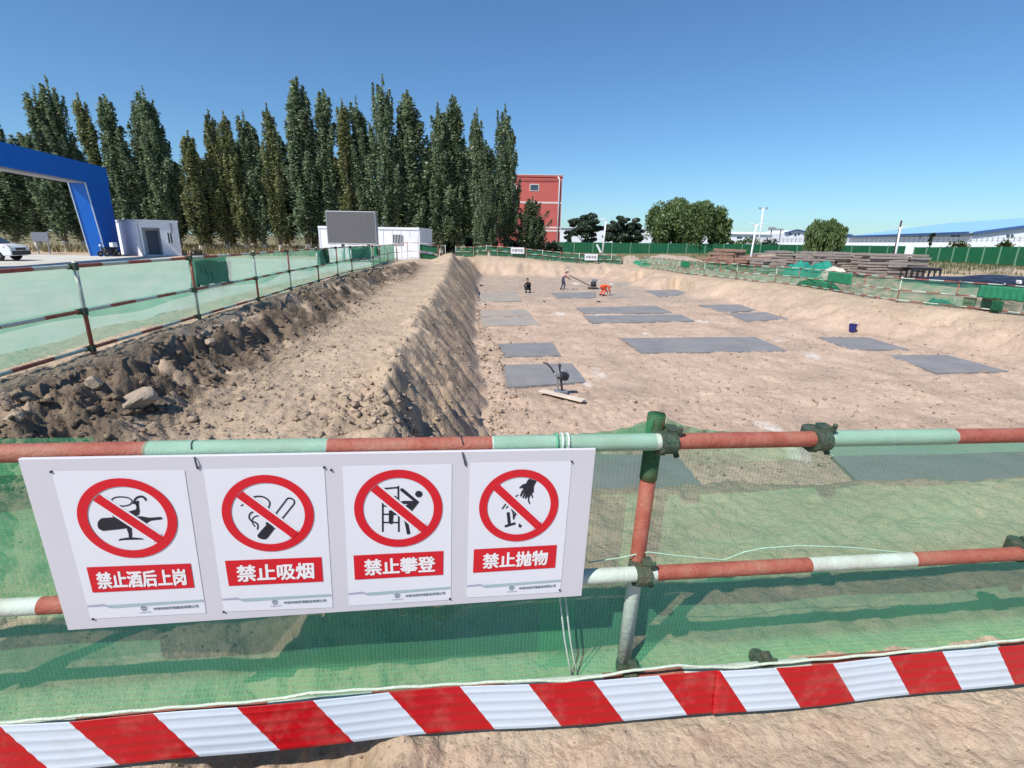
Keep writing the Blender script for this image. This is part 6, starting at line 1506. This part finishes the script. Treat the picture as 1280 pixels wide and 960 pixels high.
worker('worker in pinkish jacket and dark trousers leaning on a long tool handle', 703, 363, stand, R(-75), 'blue_cloth', 'pink_cloth', 'helmet_white', 0.86)
worker('worker in bright orange overalls bending over a grey pad', 752, 370, bend, R(-65), 'orange_cloth', 'orange_cloth', 'helmet_white', 0.86)
# long-handled screed machine held by the leaning worker
def screed():
    b = PG(741, 362); b[2] = float(zdetail([b[0]], [b[1]])[0]); h = PG(703, 363); root = empty('screed_machine', b); tag(root, 'dark screed machine with a long handle beside the leaning worker', 'machine'); Y = b[1]
    relocal(MB().box(b + np.array([0, 0, .06]), (.75, .4, .10)).build('skid', M['black_steel'], bevel=.02), root); relocal(MB().tube([b + np.array([-.16, 0, .35]), b + np.array([.22, 0, .35])], .2, 12).build('engine', M['black_steel'], bevel=.02), root)
    relocal(MB().box(b + np.array([.1, 0, .62]), (.4, .3, .16)).build('fuel_tank', M['steel'], bevel=.02), root)
    e = np.array([h[0] + .5, h[1] + .1, b[2] + 1.0]); relocal(MB().tube([b + np.array([-.2, 0, .2]), e], .03, 7).build('handle', M['black_steel']), root)
    relocal(MB().tube([e - np.array([0, .25, 0]), e + np.array([0, .25, 0])], .025, 7).build('grip', M['black_steel']), root)
screed()
def bucket():
    p = PG(1064.5, 416); p[2] = float(zdetail([p[0]], [p[1]])[0]); root = empty('bucket', p); tag(root, 'dark blue bucket standing behind a small concrete pad on the pit floor', 'bucket')
    n = 20; V = []
    for rr, z in ((.11, 0), (.15, .30), (.16, .31), (.14, .31), (.10, .02)):
        V += [(rr * math.cos(2 * math.pi * k / n), rr * math.sin(2 * math.pi * k / n), z) for k in range(n)]
    Fc = [(i * n + k, i * n + (k + 1) % n, (i + 1) * n + (k + 1) % n, (i + 1) * n + k) for i in range(4) for k in range(n)] + [tuple(range(n))[::-1], tuple(range(4 * n, 5 * n))]
    MB().add(V, Fc).build('pail', M['blue_plastic'], root, smooth=False)
    MB().tube([(.16 * math.cos(a), .03, .30 + .14 * math.sin(a)) for a in np.linspace(0, math.pi, 14)], .008, 6).build('handle', M['lamp_white'], root)
    MB().tube([(0, 0, .02), (0, 0, .27)], .1, 12).build('contents', M['lime'], root)
bucket()
for px, py, s, lb in ((680, 378, .10, 'small dark scrap on the soil between the far pads'), (748, 379, .12, 'dark scrap on the soil in front of the orange worker'), (602, 359, .2, 'thin dark scrap beside the far end of the pit slope')):
    p = PG(px, py); p[2] = float(zdetail([p[0]], [p[1]])[0]) + .03
    o = MB().box((0, 0, 0), (s * 2, s, s * .5)).build('scrap', M['black_steel'], bevel=.02); o.location = p; o.rotation_euler = (.1, .15, px); tag(o, lb, 'scrap')

# ------------------------------------------------------------------ yard things at the left
def car():
    c = PZ(-3, 325.5, -.03); root = empty('parked_car', c, R(12)); root.scale = (.86,) * 3; tag(root, 'white parked car cut by the picture edge near the blue gate', 'car')
    prof = [(-3.4, .35), (-3.45, .75), (-3.35, 1.05), (-2.7, 1.12), (-2.35, 1.55), (-1.9, 1.70), (-.7, 1.72), (.05, 1.50), (.55, 1.12), (1.25, 1.02), (1.48, .85), (1.52, .55), (1.45, .33)]
    xs = [-.9, -.82, -.60, 0, .60, .82, .9]; n = len(prof); V = []
    for y in xs:
        k = abs(y) / .9
        for (x, z) in prof:
            zz = z if z < 1.0 else 1.0 + (z - 1.0) * (1 - .07 * k ** 4) ; xx = x * (1 - .03 * k ** 3)
            yy = y * (1 - .16 * max(0, (z - 1.05) / .7)); V.append((xx, yy, zz))
    Fc = [(i * n + j, i * n + (j + 1) % n, (i + 1) * n + (j + 1) % n, (i + 1) * n + j) for i in range(len(xs) - 1) for j in range(n)] + [tuple(range(n)), tuple(range((len(xs) - 1) * n, len(xs) * n))[::-1]]
    MB().add(V, Fc).build('body', M['car_white'], root, fix=True, bevel=.05)
    for sy in (-1, 1):
        for nm, pts in (('side_window', [(-1.85, 1.12), (-1.80, 1.58), (-1.0, 1.62), (-.98, 1.12)]), ('side_window', [(-.92, 1.12), (-.94, 1.62), (-.55, 1.60), (.1, 1.14)])):
            P_ = [(x, sy * (.9 * (1 - .16 * max(0, (z - 1.05) / .7)) + .006), z) for x, z in pts]; MB().poly(P_, (0, -sy * .02, 0)).build(nm, M['glass'], root, fix=True)
        MB().poly([(1.1, sy * .885, .82), (1.47, sy * .8, .84), (1.42, sy * .82, .96), (1.1, sy * .89, .96)], (0, sy * .02, 0)).build('headlight', M['glass'], root, fix=True)
        MB().box((-3.38, sy * .74, .9), (.06, .22, .22)).build('tail_light', M['tail_red'], root)
        MB().box((-.95, sy * .915, 1.0), (.18, .03, .035)).build('door_handle', M['steel'], root)
        MB().box((.25, sy * 1.0, 1.16), (.12, .2, .14)).build('wing_mirror', M['car_white'], root, bevel=.03)
        for x in (-2.45, .62):
            w = MB().tube([(x, sy * .70, .34), (x, sy * .92, .34)], .34, 22).build('wheel', M['tyre'], root, bevel=.03); MB().tube([(x, sy * .915, .34), (x, sy * .935, .34)], .21, 16).build('rim', M['steel'], w)
    MB().poly([(.05, -.62, 1.53), (.05, .62, 1.53), (.56, .70, 1.16), (.56, -.70, 1.16)], (.02, 0, .02)).build('windscreen', M['glass'], root, fix=True)
    MB().box((1.50, 0, .52), (.10, 1.7, .26)).build('bumper', M['black_steel'], root, bevel=.03); MB().box((1.50, 0, .78), (.05, .9, .16)).build('grille', M['black_steel'], root)
    MB().box((-.95, -.905, .40), (3.4, .03, .14)).build('sill_trim', M['black_steel'], root)
car()
def yard_sign():
    Y = 40; a, b = PY(38, 290, Y), PY(58.5, 290, Y); t = a[2]; z0 = PY(42, 301.5, Y)[2]; g = gz(a[0], Y); root = empty('sign_board', ((a[0] + b[0]) / 2, Y, g)); tag(root, 'plain grey sign board on two posts under the gate beam', 'sign')
    relocal(MB().poly([(a[0], Y, z0), (b[0], Y, z0), (b[0], Y, t), (a[0], Y, t)], (0, .05, 0)).build('panel', M['door_grey'], fix=True), root)
    for x in (a[0] + .2, b[0] - .2): relocal(MB().bar((x, Y + .09, g - .1), (x, Y + .09, t), .07, .07).build('post', M['steel']), root)
yard_sign()
def scooter(label, px, py, yaw, box):
    c = PZ(px, py, -.035); root = empty('scooter', c, yaw); root.scale = (.88,) * 3; tag(root, label, 'scooter')
    for x in (-.5, .55): w = MB().tube([(x, -.05, .22), (x, .05, .22)], .22, 16).build('wheel', M['tyre'], root, bevel=.02); MB().tube([(x, -.055, .22), (x, .055, .22)], .11, 10).build('rim', M['steel'], w)
    MB().poly([(-.65, -.12, .35), (-.2, -.12, .30), (.1, -.12, .22), (.3, -.12, .28), (.42, -.12, .75), (.36, -.12, .78), (.22, -.12, .34), (-.1, -.12, .34), (-.15, -.12, .6), (-.6, -.12, .62)], (0, .24, 0)).build('body', M['black_steel'], root, fix=True, bevel=.03)
    MB().box((-.35, 0, .69), (.55, .24, .10)).build('seat', M['tyre'], root, bevel=.03); MB().tube([(.55, 0, .22), (.42, 0, .7), (.36, 0, 1.0)], .03, 8).build('fork', M['steel'], root)
    MB().tube([(.34, -.3, 1.02), (.36, 0, 1.0), (.34, .3, 1.02)], .02, 7).build('handlebar', M['black_steel'], root); MB().box((.45, 0, .88), (.1, .18, .14)).build('headlight', M['lamp_white'], root, bevel=.03)
    if box: MB().box((-.6, 0, .92), (.4, .42, .36)).build('carrier_box', M['cabin_white'], root, bevel=.03)
scooter('scooter with a white carrier box parked at the gate column foot', 135, 320.5, R(250), True)
scooter('dark scooter parked against the cabin side wall', 141, 320.5, R(80), False)
scooter('dark scooter standing in the cabin porch', 181.5, 319.5, R(120), False)
